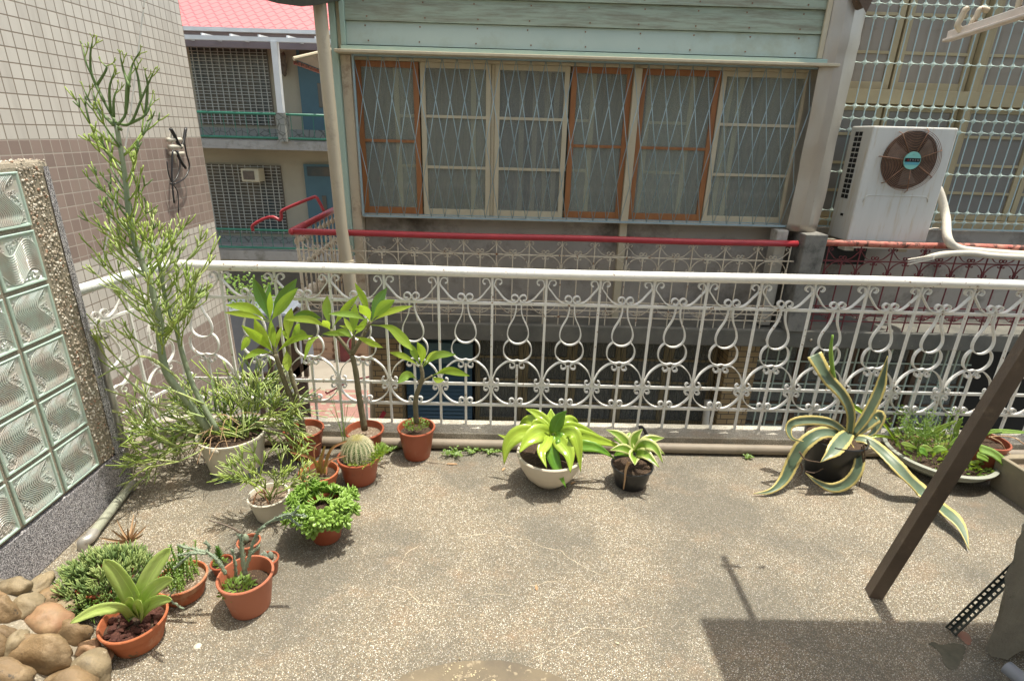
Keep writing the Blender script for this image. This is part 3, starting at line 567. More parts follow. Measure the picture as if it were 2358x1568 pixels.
q = MB(); q.box((2.34, 4.74, .012), (2.44, 4.87, .88)); o = q.build('timber_post', mat('flaking white post', (.5, .48, .42), (.36, .34, .3), .8, 8, dirt=(.16, .14, .11), dirt_scale=6, dirt_amt=.46), loc=(2.39, 4.8, 0), bev=.01); tag(o, 'weathered flaking white timber post behind the cream ironwork', 'post')
# ---- neighbour railings
def nrail(name, label, x0, x1, mtop, mi, y, zt, group=None, bay=.2815, xoff=0., left=True):
    t = thing(name, label, 'railing', ((x0 + x1) / 2, y, .0), group); q = MB(); q.tube([(x0 + (x1 - x0) * i / 14, y, zt + .003 * math.sin(i)) for i in range(15)], .027, 14); q.build('top_rail', mtop, t, smooth=True)
    z1, z2, z3 = zt - .15, zt - .61, zt - .70
    for z in (z1, zt - .56, z2 - .03, z3): q = MB(); q.bar((x0, y, z), (x1, y, z), .01, .006); q.build('cross_rail', mi, t)
    w = bay / 2; x = x0 + xoff; f_ = {}
    up = scroll_big(w, zt - .03, z1 + .003, .8); lo = [(xx, 2 * z1 - z) for xx, z in up]; lo = [(w - xx if False else xx, z) for xx, z in lo]
    # lower tier: curls at the rail centre, arms reaching down to the long bar
    A = spiral(w - .019, z1 - .022, .016, math.pi * .5, -.8, 10)[::-1]; B = spiral(.024, z1 - .105, .017, math.pi * .75, .8, 10)
    lo = A + [(w - .03, z1 - .008), (w * .55, z1 - .012), (w * .25, z1 - .04), (.008, z1 - .085)] + B
    s1 = spiral(.022, z2 + .03, .013, math.pi * .8, -.8, 8)[::-1] + [(w * .3, z2 - .01), (w * .6, z2 - .05), (w - .015, z2 - .07)] + spiral(w - .02, z2 - .055, .013, -.3, .8, 8)
    while x < x1 - .01:
        q = MB(); q.bar((x, y, .0), (x, y, zt), .008, .008); q.build('baluster', mi, t)
        if x + w < x1: q = MB(); q.bar((x + w, y, .0), (x + w, y, z1), .008, .008); q.build('baluster', mi, t)
        if x + bay < x1 + .15:
            for ip, (pth, sx) in enumerate([(pp, sg) for pp in (up, lo, s1) for sg in (1, -1)]):
                if ip not in f_:
                    q = MB(); q.strip(catm([(sx * (xx - w), 0, z) for xx, z in pth], 2), (0, .006, 0), .004); o = q.build('scroll', mi, t); f_[ip] = o
                    for vtx in o.data.vertices: vtx.co += WL[t.name]
                else: o = f_[ip].copy(); COL.objects.link(o)
                o.location = V3((x + w, y, 0)) - WL[t.name]
        x += bay
    return t
nr = nrail('cream_iron_railing', 'cream scrolled iron railing with a bright red top rail across the alley', -1.80, 2.50, M['red_paint'], M['cream_iron'], 4.68, .775, xoff=.03)
q = MB(); q.blob((-1.815, 4.68, .775), (.032, .032, .03), 8, 0); q.build('rail_elbow', M['red_paint'], nr, smooth=True)
nrail('maroon_iron_railing', 'maroon scrolled iron railing with a rusty top rail under the white condenser', 2.74, 4.9, M['rust_red'], M['maroon'], 4.68, .79, xoff=.04)
# ---- stair rail going away, baluster row, stair string, red wavy pipe
stt = thing('stair_railing', 'red sloping handrail with cream turned balusters behind the leaning downpipe', 'railing', (-1.8, 4.9, 0))
s0, s1_ = V3((-1.82, 4.70, .775)), at(812, 462, Y=6.6); q = MB(); q.tube([s0, s1_], .03, 14); q.build('handrail', M['red_paint'], stt, smooth=True)
for i in range(15):
    p = s0.lerp(s1_, (i + .6) / 15); q = MB(); q.tube([p + V3((0, 0, -.02)), p + V3((0, 0, -1.))], .009, 8)
    for dz in (.1, .32, .72): q.blob(p + V3((0, 0, -dz)), (.024, .024, .03), 6, 0)
    q.build('baluster', M['cream_iron'], stt, smooth=True)
q = MB(); q.bar(s0 + V3((0, 0, -1.0)), s1_ + V3((0, 0, -1.0)), .05, .03); q.build('stair_string', M['cream_iron'], stt)
q = MB(); a0, a1 = at(700, 690, Y=5.1), at(800, 612, Y=5.7); q.bar(a0, a1, .09, .14)
for i in range(9): p = a0.lerp(a1, i / 8); q.blob(p + V3((U(-.04, .04), 0, .05)), (.05, .05, .035), 6, .4, 3, i)
q.build('stone_step', M['cream_iron'], stt, smooth=True)
q = MB(); q.tube(catm([at(*p, Y=4.95) for p in ((583, 532), (582, 520), (606, 505), (628, 500), (644, 507), (648, 500), (648, 488), (665, 478), (718, 456), (728, 455), (735, 465), (746, 487))], 5), .014, 8)
o = q.build('bent_red_pipe', M['red_paint'], smooth=True, loc=at(746, 487, Y=4.95)); tag(o, 'thin bent red pipe sticking out left from the stair handrail', 'pipe')
q = MB(); q.tube([at(690, 687, Y=4.78), at(812, 691, Y=4.78)], .045, 16); o = q.build('horizontal_drain', M['beige_pvc'], smooth=40, loc=at(750, 689, Y=4.78)); tag(o, 'short horizontal beige drain pipe below the stair balusters', 'pipe')
dp = thing('downpipe', 'long beige downpipe leaning in front of the green house corner', 'pipe', at(818, 690, Y=4.55))
q = MB(); q.tube([at(729, -60, Y=4.55), at(787, 530, Y=4.55), at(800, 612, Y=4.55)], .048, 18); q.build('pipe', M['beige_pvc'], dp, smooth=40)
q = MB(); q.tube([at(800, 600, Y=4.55), at(812, 700, Y=4.55)], .054, 18); q.build('sleeve', M['beige_pvc'], dp, smooth=40)
for p in ((801, 604), (802, 613)): q = MB(); c_ = at(*p, Y=4.55); q.tube([c_ + V3((.058 * math.cos(a / 8 * math.pi), .058 * math.sin(a / 8 * math.pi), 0)) for a in range(17)], .004, 5, False); q.build('wire_tie', M['zinc'], dp)
# dark eave corner seen at the very top
q = MB(); P = [at(*p, Y=4.4) for p in ((560, -60), (600, -2), (640, 9), (693, 16), (722, 14), (750, 8), (752, -3), (760, -60))]; nP = len(P); q.add(P + [p + V3((0, .5, .12)) for p in P], [tuple(range(nP))] + [tuple(nP + i for i in range(nP))[::-1]] + [(i, i + nP, (i + 1) % nP + nP, (i + 1) % nP) for i in range(nP)])
o = q.build('eave_gutter', mat('dark green weathered gutter', (.07, .075, .055), (.045, .045, .035), .8, 5, stretch=(3, 3, .5)), loc=at(680, 5, Y=4.4)); tag(o, 'dark weathered gutter edge poking in at the top behind the downpipe', 'gutter')
# small corrugated awning
aw = thing('corrugated_awning', 'small cream corrugated awning beside the corner of the green house', 'awning', at(730, 130, Y=6)); q = MB(); a0, a1 = at(676, 136, Y=5.8), at(800, 107, Y=6.2); a2, a3 = at(745, 163, Y=7.2), at(800, 190, Y=7.4); NN = 26; vs = []
for i in range(NN + 1):
    t = i / NN; dz = V3((0, 0, .018 * (i % 2))); vs += [a0.lerp(a1, t) + dz, a2.lerp(a3, t) + dz]
q.add(vs, [(2*i, 2*i+1, 2*i+3, 2*i+2) for i in range(NN)]); q.build('corrugated_sheet', mat('cream ribbed sheet', (.5, .42, .3), (.42, .34, .24), .5, 5), aw, solid=.004)
q = MB(); q.tube([a0, a1], .018, 8); q.build('front_edge', M['cream_wood'], aw); q = MB(); q.bar(a0 + V3((0, .03, -.03)), a2 + V3((0, 0, -.03)), .03, .03); q.build('rusty_bracket', M['rust_red'], aw)

# ================================================================ ANNEX ON THE RIGHT
an = thing('annex_house', 'tall wooden window wall behind a pale green starred grille at the right', 'house', (3.8, 5.4, 0)); oc = M['ochre_wood']
box('back_wall', M['room'], an, (2.75, 5.62, -.02), (5.6, 5.7, 3.4)); box('base_wall', M['stucco'], an, (2.75, 5.24, -.0), (5.6, 5.4, .84))
M['pane_brown'] = glassmat('brown tinted glass', (.7, .65, .6), .35, col=(.4, .34, .28))
M['pane_grey'] = glassmat('grey dusty glass', (.6, .6, .6), .3, col=(.31, .295, .27))
def afr(x0, x1, z0, z1, bars, fr=.06, yy=5.42, pane='pane_brown'):
    q = MB(); q.box((x0, yy, z0), (x0 + fr, yy + .04, z1)); q.box((x1 - fr, yy, z0), (x1, yy + .04, z1)); q.box((x0 + fr, yy + .002, z1 - fr), (x1 - fr, yy + .038, z1)); q.box((x0 + fr, yy + .002, z0), (x1 - fr, yy + .038, z0 + fr)); s_ = q.build('window_sash', oc, an, bev=.003)
    for i in range(bars): zz = z0 + (z1 - z0) * (i + 1) / (bars + 1); q = MB(); q.box((x0 + fr, yy + .003, zz - .012), (x1 - fr, yy + .035, zz + .012)); q.build('glazing_bar', oc, s_)
    q = MB(); q.box((x0 + fr - .004, yy + .016, z0 + .01), (x1 - fr + .004, yy + .022, z1 - .01)); q.build('glass_pane', M[pane], s_)
for x0, x1 in ((2.78, 3.42), (3.44, 4.12), (4.2, 4.9), (4.92, 5.6)): afr(x0, x1, 2.06, 2.95, 2); afr(x0, x1, .92, 1.93, 3, .05, pane='pane_grey')
box('transom', oc, an, (2.76, 5.36, 1.935), (5.6, 5.47, 2.055)); box('sill_board', oc, an, (2.76, 5.34, .845), (5.6, 5.47, .915)); box('mullion', oc, an, (4.13, 5.37, .92), (4.195, 5.46, 3.2)); box('head_board', oc, an, (2.76, 5.4, 2.96), (5.6, 5.5, 3.4))
q = MB(); q.box((2.78, 5.47, .9), (5.6, 5.48, 3.1)); q.build('curtain', mat('mauve curtain', (.42, .33, .27), (.3, .24, .2), .9, 5, stretch=(4, 1, .3)), an)
zr = [2.985, 2.683, 2.584, 2.245, 1.904, 1.804, 1.709, 1.352, 1.009, .922]; q = MB(); gy = 5.2; NX = 28
for i in range(NX): x = 2.83 + i * .0985; q.bar((x, gy, .85), (x, gy, 3.3), .0085, .006)
q.bar((2.8, gy, .86), (5.6, gy, .86), .012, .01); g2 = q.build('window_grille', M['blue_metal'], an)
for z in zr:
    star = MB()
    for i in range(NX):
        x = 2.83 + i * .0985; vs = [(x, gy - .014, z)]; m_ = 16
        for a in range(m_): an_ = 2 * math.pi * a / m_; rr = .036 if a % 4 == 0 else (.021 if a % 4 == 2 else .0185); vs.append((x + rr * math.cos(an_), gy - .005, z + rr * math.sin(an_)))
        vs.append((x, gy + .008, z)); star.add(vs, [(0, 1 + a, 1 + (a + 1) % m_) for a in range(m_)] + [(m_ + 1, 1 + (a + 1) % m_, 1 + a) for a in range(m_)])
    star.tube([(2.8 + .014 * i, gy - .001, z - .003 * math.cos(i * .893)) for i in range(200)], .0034, 5)
    star.build('star_row', M['pale_green'], g2)
# ---- condenser unit
ac = thing('air_conditioner', 'white outdoor condenser unit with a rusty round fan guard', 'air conditioner', (3.34, 4.95, .78)); x0, x1, y0, y1, z0, z1 = 2.992, 3.698, 4.80, 5.11, .79, 1.735
q = MB(); q.box((x0, y0, z0), (x1, y1, z1)); body = q.build('body', M['ac'], ac, bev=.012)
q = MB(); q.tube([(x0 + .06, y0 - .002, 1.13), (x0 + .06, y0 - .002, 1.16), (x0 + .09, y0 - .002, 1.185), (x1 - .12, y0 - .002, 1.185), (x1 - .09, y0 - .002, 1.165), (x1 - .09, y0 - .002, 1.14)], .0035, 6); q.build('pressed_line', M['ac'], body, smooth=True)
fc = V3((3.352, y0, 1.475)); q = MB(); vs = [fc + V3((0, -.004, 0))] + [fc + V3((.232 * math.cos(a * math.pi / 24), -.004, .232 * math.sin(a * math.pi / 24))) for a in range(48)]; q.add(vs, [(0, 1 + (i + 1) % 48, 1 + i) for i in range(48)]); q.build('fan_opening', mat('dim fan well', (.06, .045, .035), (.035, .028, .022), .7), ac)
q = MB()
for k_ in range(3):
    for j in range(6):
        a = k_ * 2.094 + j * .12; b2 = a + .12; q.add([fc + V3((.06*math.cos(a), -.006 - .002*j, .06*math.sin(a))), fc + V3((.2*math.cos(a+.3), -.006 - .002*j, .2*math.sin(a+.3))), fc + V3((.2*math.cos(b2+.3), -.008 - .002*j, .2*math.sin(b2+.3))), fc + V3((.06*math.cos(b2), -.008 - .002*j, .06*math.sin(b2)))], [(0, 1, 2, 3)])
q.build('fan_blade', mat('grey fan blade', (.2, .17, .14), (.14, .12, .1), .6), ac)
q = MB()
for j in range(15): r_ = .072 + j * .0122; q.tube([fc + V3((r_ * math.cos(a * math.pi / 20), -.035, r_ * math.sin(a * math.pi / 20))) for a in range(41)], .0022, 4, False)
for j in range(7): a = j * 2 * math.pi / 7 + .35; q.tube([fc + V3((.07 * math.cos(a), -.038, .07 * math.sin(a))), fc + V3((.245 * math.cos(a), -.036, .245 * math.sin(a))), fc + V3((.262 * math.cos(a), -.003, .262 * math.sin(a)))], .0038, 6)
q.build('fan_guard', M['rust_wire'], ac, smooth=True)
q = MB(); q.tube([fc + V3((0, -.034, 0)), fc + V3((0, -.044, 0))], .07, 36); bd = q.build('badge', M['badge_teal'], ac)
q = MB(); q.box(fc + V3((-.064, -.0462, -.011)), fc + V3((.064, -.0445, .019))); q.build('badge_band', M['dark'], bd)
q = MB(); q.box(fc + V3((-.06, -.0458, -.033)), fc + V3((.06, -.0445, -.0125))); q.build('badge_stripe', M['badge_blue'], bd)
q = MB(); zb = fc.z + .004
for a, b_ in (((-.045, -.007), (-.038, .007)), ((-.038, .007), (-.031, -.007)), ((-.043, -.003), (-.033, -.003))): q.bar((fc.x + a[0], fc.y - .0468, zb + a[1]), (fc.x + b_[0], fc.y - .0468, zb + b_[1]), .003, .001)
q.build('badge_sign', M['badge_red'], bd)
q = MB()
for cx0, strokes in ((-.020, ((-6,6,6,6),(0,7,0,-7),(-6,0,6,0),(-5,-7,5,-7))), (.002, ((-6,5,6,5),(-3,5,-5,-6),(3,5,5,-6),(-5,0,5,0))), (.023, ((-6,6,6,6),(0,6,0,-6),(-6,-6,6,-6),(-4,0,4,0))), (.045, ((-6,6,6,6),(6,6,6,-6),(6,-6,-6,-6),(-6,-6,-6,6),(-6,0,6,0)))):
    for s_ in strokes: q.bar((fc.x + cx0 + s_[0]*.001, fc.y - .0468, zb + s_[1]*.001), (fc.x + cx0 + s_[2]*.001, fc.y - .0468, zb + s_[3]*.001), .0018, .001)
for s_ in ((-7,0,-3,6),(-3,6,0,0),(2,0,4,5),(4,5,8,0)): q.bar((fc.x + s_[0]*.0012, fc.y - .0452, fc.z + .042 + s_[1]*.001), (fc.x + s_[2]*.0012, fc.y - .0452, fc.z + .042 + s_[3]*.001), .0012, .001)
q.build('badge_lettering', M['print'], bd)
q = MB()
for i in range(13):
    for j in range(2):
        zz = 1.69 - i * .043; yy = 4.93 + j * .055; q.box((x0 - .002, yy, zz - .034), (x0 + .003, yy + .046, zz))
q.build('side_vent', M['dark'], ac); q = MB(); q.box((x0 - .003, 4.92, .985), (x0 + .002, 4.985, 1.02)); q.build('side_handle', M['ac'], ac); q = MB(); q.box((x0 - .0045, 4.932, .99), (x0 - .0032, 4.975, 1.012)); q.build('handle_recess', M['dark'], ac)
q = MB(); q.box((3.05, 4.78, .735), (3.68, 4.83, .752)); q.box((3.02, 4.84, .70), (3.1, 5.2, .75)); q.box((3.5, 4.84, .70), (3.58, 5.2, .75)); q.build('support_bracket', M['white_pot'], ac)
hs = thing('refrigerant_pipes', 'cream wrapped pipes curving down from the condenser over the rusty rail', 'pipe', at(2170, 560, Y=4.6)); q = MB()
q.tube(catm([at(*p, Y=yy) for p, yy in (((2135, 400), 5.08), ((2162, 440), 5.02), ((2178, 500), 4.9), ((2182, 548), 4.62), ((2205, 572), 4.58), ((2270, 581), 4.58), ((2370, 588), 4.58), ((2480, 592), 4.58))], 6), .034, 14); q.build('large_pipe', M['hose'], hs, smooth=True)
q = MB(); q.tube(catm([at(*p, Y=4.55) for p in ((2130, 596), (2170, 586), (2230, 583), (2300, 590), (2480, 598))], 6), .026, 12); q.build('small_pipe', M['hose'], hs, smooth=True)
q = MB()
for dy in (0, 4, 8): q.tube([at(2150, 588 + dy, Y=4.52), at(2090, 598 + dy * 1.4, Y=4.5)], .007, 6)
q.build('loose_wire', M['hose'], hs); q = MB(); q.tube(catm([at(*p, Y=4.84) for p in ((2112, 545), (2135, 530), (2160, 526), (2182, 538))], 5), .006, 6); q.build('wire', M['hose'], hs)
# black block added in place of the dark shadow under the condenser
q = MB(); q.box((2.8, 4.95, .55), (3.3, 5.2, .735)); o = q.build('condenser_shade', M['black'], loc=(3.05, 5.05, .55), bev=.01); tag(o, 'black block standing for the shadow under the condenser behind the maroon railing', 'box')

# ================================================================ LEFT: TILED BUILDING
TX = -2.6
m, n, bs, ln, br, s_ = brickmat('square facade tiles', (.56, .53, .48), (.66, .63, .57), (.2, .16, .12), .0708, .0752, .0035, 'yz', 0., .35, (3.042, 1.502))
br2 = n.nodes.new('ShaderNodeTexBrick'); ln(br.inputs['Vector'].links[0].from_socket, br2.inputs['Vector']); br2.offset = 0
for k_, v_ in (('Scale', 1), ('Mortar Size', .0032), ('Brick Width', .0708), ('Row Height', .0752), ('Mortar Smooth', .2)): br2.inputs[k_].default_value = v_
br2.inputs['Color1'].default_value = (.225, .16, .14, 1); br2.inputs['Color2'].default_value = (.3, .22, .19, 1); br2.inputs['Mortar'].default_value = (.42, .37, .32, 1)
z = s_.outputs[2]; b1 = math_n(n, ln, 'MULTIPLY', math_n(n, ln, 'GREATER_THAN', z, .80), math_n(n, ln, 'LESS_THAN', z, 1.503)); b2_ = math_n(n, ln, 'MULTIPLY', math_n(n, ln, 'GREATER_THAN', z, -.70), math_n(n, ln, 'LESS_THAN', z, -.002)); b3_ = math_n(n, ln, 'LESS_THAN', z, -1.5)
bb = math_n(n, ln, 'ADD', math_n(n, ln, 'ADD', b1, b2_), b3_)
vv = mixc(n, ln, math_n(n, ln, 'MULTIPLY', noise_n(n, ln, geo(n), 1.5, 4), .35), mixc(n, ln, bb, br.outputs['Color'], br2.outputs['Color']), (.36, .33, .28), 'MIX'); vv = mixc(n, ln, math_n(n, ln, 'MULTIPLY', ramp(n, ln, noise_n(n, ln, mapv(n, ln, geo(n), (1, 9, .7)), 1.4, 5, .65), [(.48, (0, 0, 0)), (.75, (1, 1, 1))]), .3), vv, (.25, .22, .18)); ln(vv, bs.inputs['Base Color']); M['tiles'] = m
tb = thing('tiled_building', 'tall building side clad in cream and brown square tiles at the left', 'building', (TX, 3.5, -3))
q = MB(); q.box((TX - 3, 1.0, -3), (TX, 4.96, 6.5)); q.build('tiled_wall', M['tiles'], tb, bev=.004)
cb = thing('cable_bracket', 'black cables hanging from a white insulator bracket on the tiled building', 'cable', (TX, 4.2, 1.4)); cp = at(398, 338, X=TX + .03)
q = MB()
for dz in (.05, 0, -.05): q.tube([cp + V3((0, -.05, dz)), cp + V3((.02, .09, dz))], .016, 8)
q.tube([cp + V3((.0, 0, .09)), cp + V3((0, 0, -.12))], .008, 6); q.build('insulator', M['white_pot'], cb, smooth=True)
q = MB(); kk = K(0, 0, 2.45)
for P, r_ in (([(1175,888),(1200,930),(1225,985),(1250,1020)], .013), ([(1282,880),(1270,960),(1285,1060),(1305,1150),(1270,1230),(1200,1270)], .006), ([(1190,1035),(1185,1130),(1185,1240),(1200,1400)], .007), ([(1215,1040),(1245,1110),(1280,1160)], .011), ([(1230,1040),(1240,1150),(1215,1230),(1175,1270)], .005), ([(1150,1110),(1160,1190),(1185,1260),(1225,1330),(1230,1470)], .004), ([(1255,1010),(1268,960),(1280,885)], .011)):
    q.tube(catm([at(*kk(*p), X=TX + .05) for p in P], 5), r_, 6)
q.build('cable_loop', M['black'], cb, smooth=True)
q = MB(); q.tube(catm([at(338, -40, Y=2.6), at(318, 120, Y=2.6), at(295, 300, Y=2.6), at(270, 440, Y=2.6), at(240, 580, Y=2.6), at(213, 676, Y=2.6)], 4), .0032, 5); o = q.build('white_string', M['white'], loc=at(213, 676, Y=2.6)); tag(o, 'thin white string running up from the side railing past the pencil cactus', 'string')

# ================================================================ FAR BUILDING (two storeys, red roof)
FY = 16.
fb = thing('red_roofed_building', 'two storey building with red tiled roof, blue doors and barred windows', 'building', at(620, 900, Y=FY))
def fbox(name, mt, u0, v0, u1, v1, y0=FY, dep=.3, par=None, ext=0):
    a, b_ = at(u0, v0, Y=y0), at(u1, v1, Y=y0); q = MB(); q.box((min(a.x, b_.x), y0, min(a.z, b_.z)), (max(a.x, b_.x), y0 + dep, max(a.z, b_.z))); return q.build(name, mt, par or fb, bev=.0)
ZZ = lambda v, y=FY: at(620, v, Y=y).z
q = MB(); q.box((-11, FY, -3.0), (-2.2, FY + .3, ZZ(60))); q.build('wall', M['far_wall'], fb)
for v0, v1 in ((325, 345), (578, 600)): q = MB(); q.box((-11, FY - 1.2, ZZ(v1, FY - 1.2)), (-2.2, FY - .001, ZZ(v0, FY - 1.2))); q.build('balcony_slab', M['far_slab'], fb)
# roof of scalloped tiles
m, n, bs, ln = nodes('scalloped red roof tiles'); s2 = n.nodes.new('ShaderNodeSeparateXYZ'); ln(geo(n), s2.inputs[0])
row = math_n(n, ln, 'DIVIDE', s2.outputs[2], .115); xx = math_n(n, ln, 'DIVIDE', s2.outputs[0], .26)
tri = math_n(n, ln, 'SINE', math_n(n, ln, 'MULTIPLY', math_n(n, ln, 'ADD', xx, math_n(n, ln, 'MULTIPLY', math_n(n, ln, 'FLOOR', math_n(n, ln, 'ADD', row, 0)), .5)), 6.283))
fr_ = math_n(n, ln, 'FRACT', math_n(n, ln, 'ADD', row, math_n(n, ln, 'MULTIPLY', math_n(n, ln, 'ABSOLUTE', tri), .0)))
edge = math_n(n, ln, 'ABSOLUTE', math_n(n, ln, 'SUBTRACT', fr_, math_n(n, ln, 'MULTIPLY_ADD', tri, .3, .5)))
ln(ramp(n, ln, edge, [(.06, (.5, .08, .09)), (.16, (.74, .2, .19))]), bs.inputs['Base Color']); bs.inputs['Roughness'].default_value = .4; M['roof'] = m
ze = ZZ(68, FY - .9); q = MB(); q.add([(-11, FY - .9, ze), (-2.2, FY - .9, ze), (-2.2, FY + 4, ze + 2.9), (-11, FY + 4, ze + 2.9), (-11, FY - .9, ze - .06), (-2.2, FY - .9, ze - .06), (-2.2, FY + 4, ze - .1), (-11, FY + 4, ze - .1)], [(0,1,2,3),(0,4,5,1),(4,7,6,5),(2,6,7,3),(1,5,6,2),(0,3,7,4)]); rf = q.build('roof', M['roof'], fb)
q = MB(); q.box((-11, FY - 1.0, ze - .09), (-2.2, FY - .91, ze + .0)); q.build('gutter', M['white_beam'], rf); q = MB(); q.box((-11, FY - .89, ze - .42), (-2.2, FY - .8, ze - .07)); q.build('fascia', M['purple_brown'], rf)
q = MB()
za, zb2 = ZZ(88, FY - 1.5), ZZ(96, FY - 1.5); q.box((-11, FY - 1.55, ZZ(97, FY - 1.5)), (-2.2, FY - 1.45, ZZ(87, FY - 1.5))); q.box((-11, FY - .75, ze - .36), (-2.2, FY - .68, ze - .28))
for i in range(14): q.bar((-10.5 + i * .66, FY - 1.5, ZZ(86, FY - 1.5)), (-10.3 + i * .66, FY - .7, ze - .25), .09, .04)
q.build('canopy_frame', M['white_beam'], fb)
a, b_ = at(632, 97, Y=FY - 1.5), at(648, 260, Y=FY - 1.3); q = MB(); q.bar(a, b_, .14, .14); q.build('canopy_post', M['white_beam'], fb)
def bars(u0, v0, u1, v1, nx, nz):
    a, b_ = at(u0, v0, Y=FY - .1), at(u1, v1, Y=FY - .1); q = MB(); q.box((a.x, FY - .03, b_.z), (b_.x, FY - .004, a.z)); wp = q.build('window', M['far_glass'], fb)
    q = MB(); W = b_.x - a.x; H = a.z - b_.z
    for i in range(nx):
        for s in (-.075, .075): x = a.x + W * (i + .5) / nx + s; q.box((x - .009, FY - .1, b_.z), (x + .009, FY - .08, a.z))
    for j in range(nz):
        z = b_.z + H * (j + .5) / nz
        for s in (-.045, .045): q.box((a.x, FY - .099, z + s - .007), (b_.x, FY - .082, z + s + .007))
    q.build('window_grille', M['silver'], wp)
bars(430, 105, 632, 290, 6, 12); bars(465, 378, 662, 540, 6, 11)
for u0, v0, u1, v1 in ((680, 105, 812, 322), (698, 378, 812, 560)):
    d_ = fbox('door', M['blue_door'], u0, v0, u1, v1, FY - .08, .08); w_ = (u1 - u0); fbox('door_light', M['far_glass'], u0 + w_ * .38, v0 + (v1 - v0) * .4, u0 + w_ * .5, v0 + (v1 - v0) * .66, FY - .1, .02, d_)
    fbox('fanlight', M['far_glass'], u0 + 8, v0 + 6, u1 - 6, v0 + 30, FY - .1, .02, d_)
M['crazy'] = None
m, n, bs, ln = nodes('crazy stone cladding'); vo = n.nodes.new('ShaderNodeTexVoronoi'); vo.feature = 'DISTANCE_TO_EDGE'; vo.inputs['Scale'].default_value = 5.; ln(geo(n), vo.inputs['Vector'])
ln(ramp(n, ln, vo.outputs['Distance'], [(.02, (.12, .12, .1)), (.05, (.25, .25, .22))]), bs.inputs['Base Color']); bs.inputs['Roughness'].default_value = .9; M['crazy'] = m
fbox('stone_dado', M['crazy'], 430, 292, 770, 322, FY - .12, .1); fbox('stone_dado', M['crazy'], 470, 543, 700, 572, FY - .12, .1); fbox('stone_pier', M['crazy'], 634, 259, 660, 327, FY - 1.35, .3)
for v0 in (263, 318, 530, 571):
    q = MB(); q.tube([(-11, FY - 1.18, ZZ(v0, FY - 1.18)), (-2.2, FY - 1.18, ZZ(v0, FY - 1.18))], .03, 8); q.build('balcony_rail', M['green_rail'], fb, smooth=True)
for k_ in range(30):
    for v0, v1 in ((263, 318), (530, 571)): x = -10.5 + k_ * .28; q = MB(); q.tube([(x, FY - 1.18, ZZ(v1, FY - 1.18)), (x, FY - 1.18, ZZ(v0, FY - 1.18))], .008, 5); q.build('rail_upright', M['green_rail'], fb)
la = thing('wall_lantern', 'dark wall ornament between barred window and blue door, upper floor', 'lantern', at(652, 150, Y=FY - .1)); q = MB(); c_ = at(652, 155, Y=FY - .12); q.blob(c_, (.1, .09, .2), 8, .5, 4, 2); q.blob(c_ + V3((.03, 0, .22)), (.07, .06, .12), 8, .5, 4, 5); q.build('lantern_body', M['post'], la)
wa = thing('window_air_conditioner', 'beige box air conditioner in the lower barred window of the far building', 'air conditioner', at(575, 415, Y=FY - .3)); a, b_ = at(553, 388, Y=FY - .5), at(598, 420, Y=FY - .5)
q = MB(); q.box((a.x, FY - .5, b_.z), (b_.x, FY - .11, a.z)); q.build('case', M['cream_wood'], wa, bev=.02); q = MB(); q.box((a.x + .06, FY - .515, b_.z + .06), (b_.x - .12, FY - .498, a.z - .06)); q.build('grille', M['post'], wa)
q = MB(); q.box((-11, FY - .2, -6), (-2.2, FY + .3, -3.01)); q.build('lower_wall', M['stucco'], fb)
# ---- alley
mm = brickmat('pink concrete pavers', (.3, .16, .13), (.27, .14, .115), (.2, .12, .1), .09, .07, .004, 'xy', .5, .9); n, ln = mm[1], mm[3]
ck = n.nodes.new('ShaderNodeTexChecker'); mp = mapv(n, ln, geo(n), (4.76, 4.76, 0)); ln(mp, ck.inputs[0]); ck.inputs['Scale'].default_value = 1.
wn = n.nodes.new('ShaderNodeTexWhiteNoise'); fl = n.nodes.new('ShaderNodeVectorMath'); fl.operation = 'FLOOR'; ln(mapv(n, ln, geo(n), (11.1, 14.3, 0)), fl.inputs[0]); ln(fl.outputs[0], wn.inputs[0])
ln(mixc(n, ln, math_n(n, ln, 'GREATER_THAN', wn.outputs['Value'], .8), mm[4].outputs['Color'], (.27, .26, .18)), mm[2].inputs['Base Color']); M['pavers'] = mm[0]
M['concrete'] = mat('pale concrete ground', (.3, .27, .22), (.24, .21, .17), .9, 2, bmp=.2)
q = MB(); q.box((-60, 2.9, -3.3), (60, 80, -3.0)); struct(q.build('alley_ground', M['concrete'])); q = MB(); q.box((-3.6, 5.0, -2.999), (-1.0, 9.35, -2.99)); struct(q.build('alley_paving', M['pavers']))
q = MB(); q.box((-4.2, 2.65, -3.0), (4.4, 2.745, -.301)); struct(q.build('deck_retaining_wall', M['pillar']))
# pink tile wall panel with column of marks
pw = thing('pink_tiled_wall', 'low pink and tan tiled wall with drawn marks across the alley', 'wall', at(780, 862, Y=10.8)); a, b_ = at(640, 768, Y=10.8), at(905, 862, Y=10.8)
mm = brickmat('pink wall tiles', (.46, .3, .2), (.42, .27, .18), (.3, .2, .14), .36, .26, .008, 'xz', 0, .7); mm[3](mm[4].outputs['Color'], mm[2].inputs['Base Color'])
q = MB(); q.box((a.x, 10.8, -3), (b_.x, 11.1, a.z)); q.build('tiled_face', mm[0], pw); k3 = K(840, 920, 6.0308); q = MB()
def ln2(P):
    W = [at(*k3(*p), Y=10.785) for p in P]
    for i in range(len(W) - 1): q.bar(W[i], W[i + 1], .018, .01)
for (cx_, cy_) in ((600, 270), (605, 385), (605, 500), (1030, 490)):
    ln2([(cx_ - 25, cy_ - 25), (cx_ - 25, cy_ + 25), (cx_ + 25, cy_ + 25), (cx_ + 25, cy_ - 25), (cx_ - 25, cy_ - 25)]); ln2([(cx_ - 25, cy_), (cx_ + 25, cy_)]); ln2([(cx_, cy_ - 25), (cx_, cy_ + 5)])
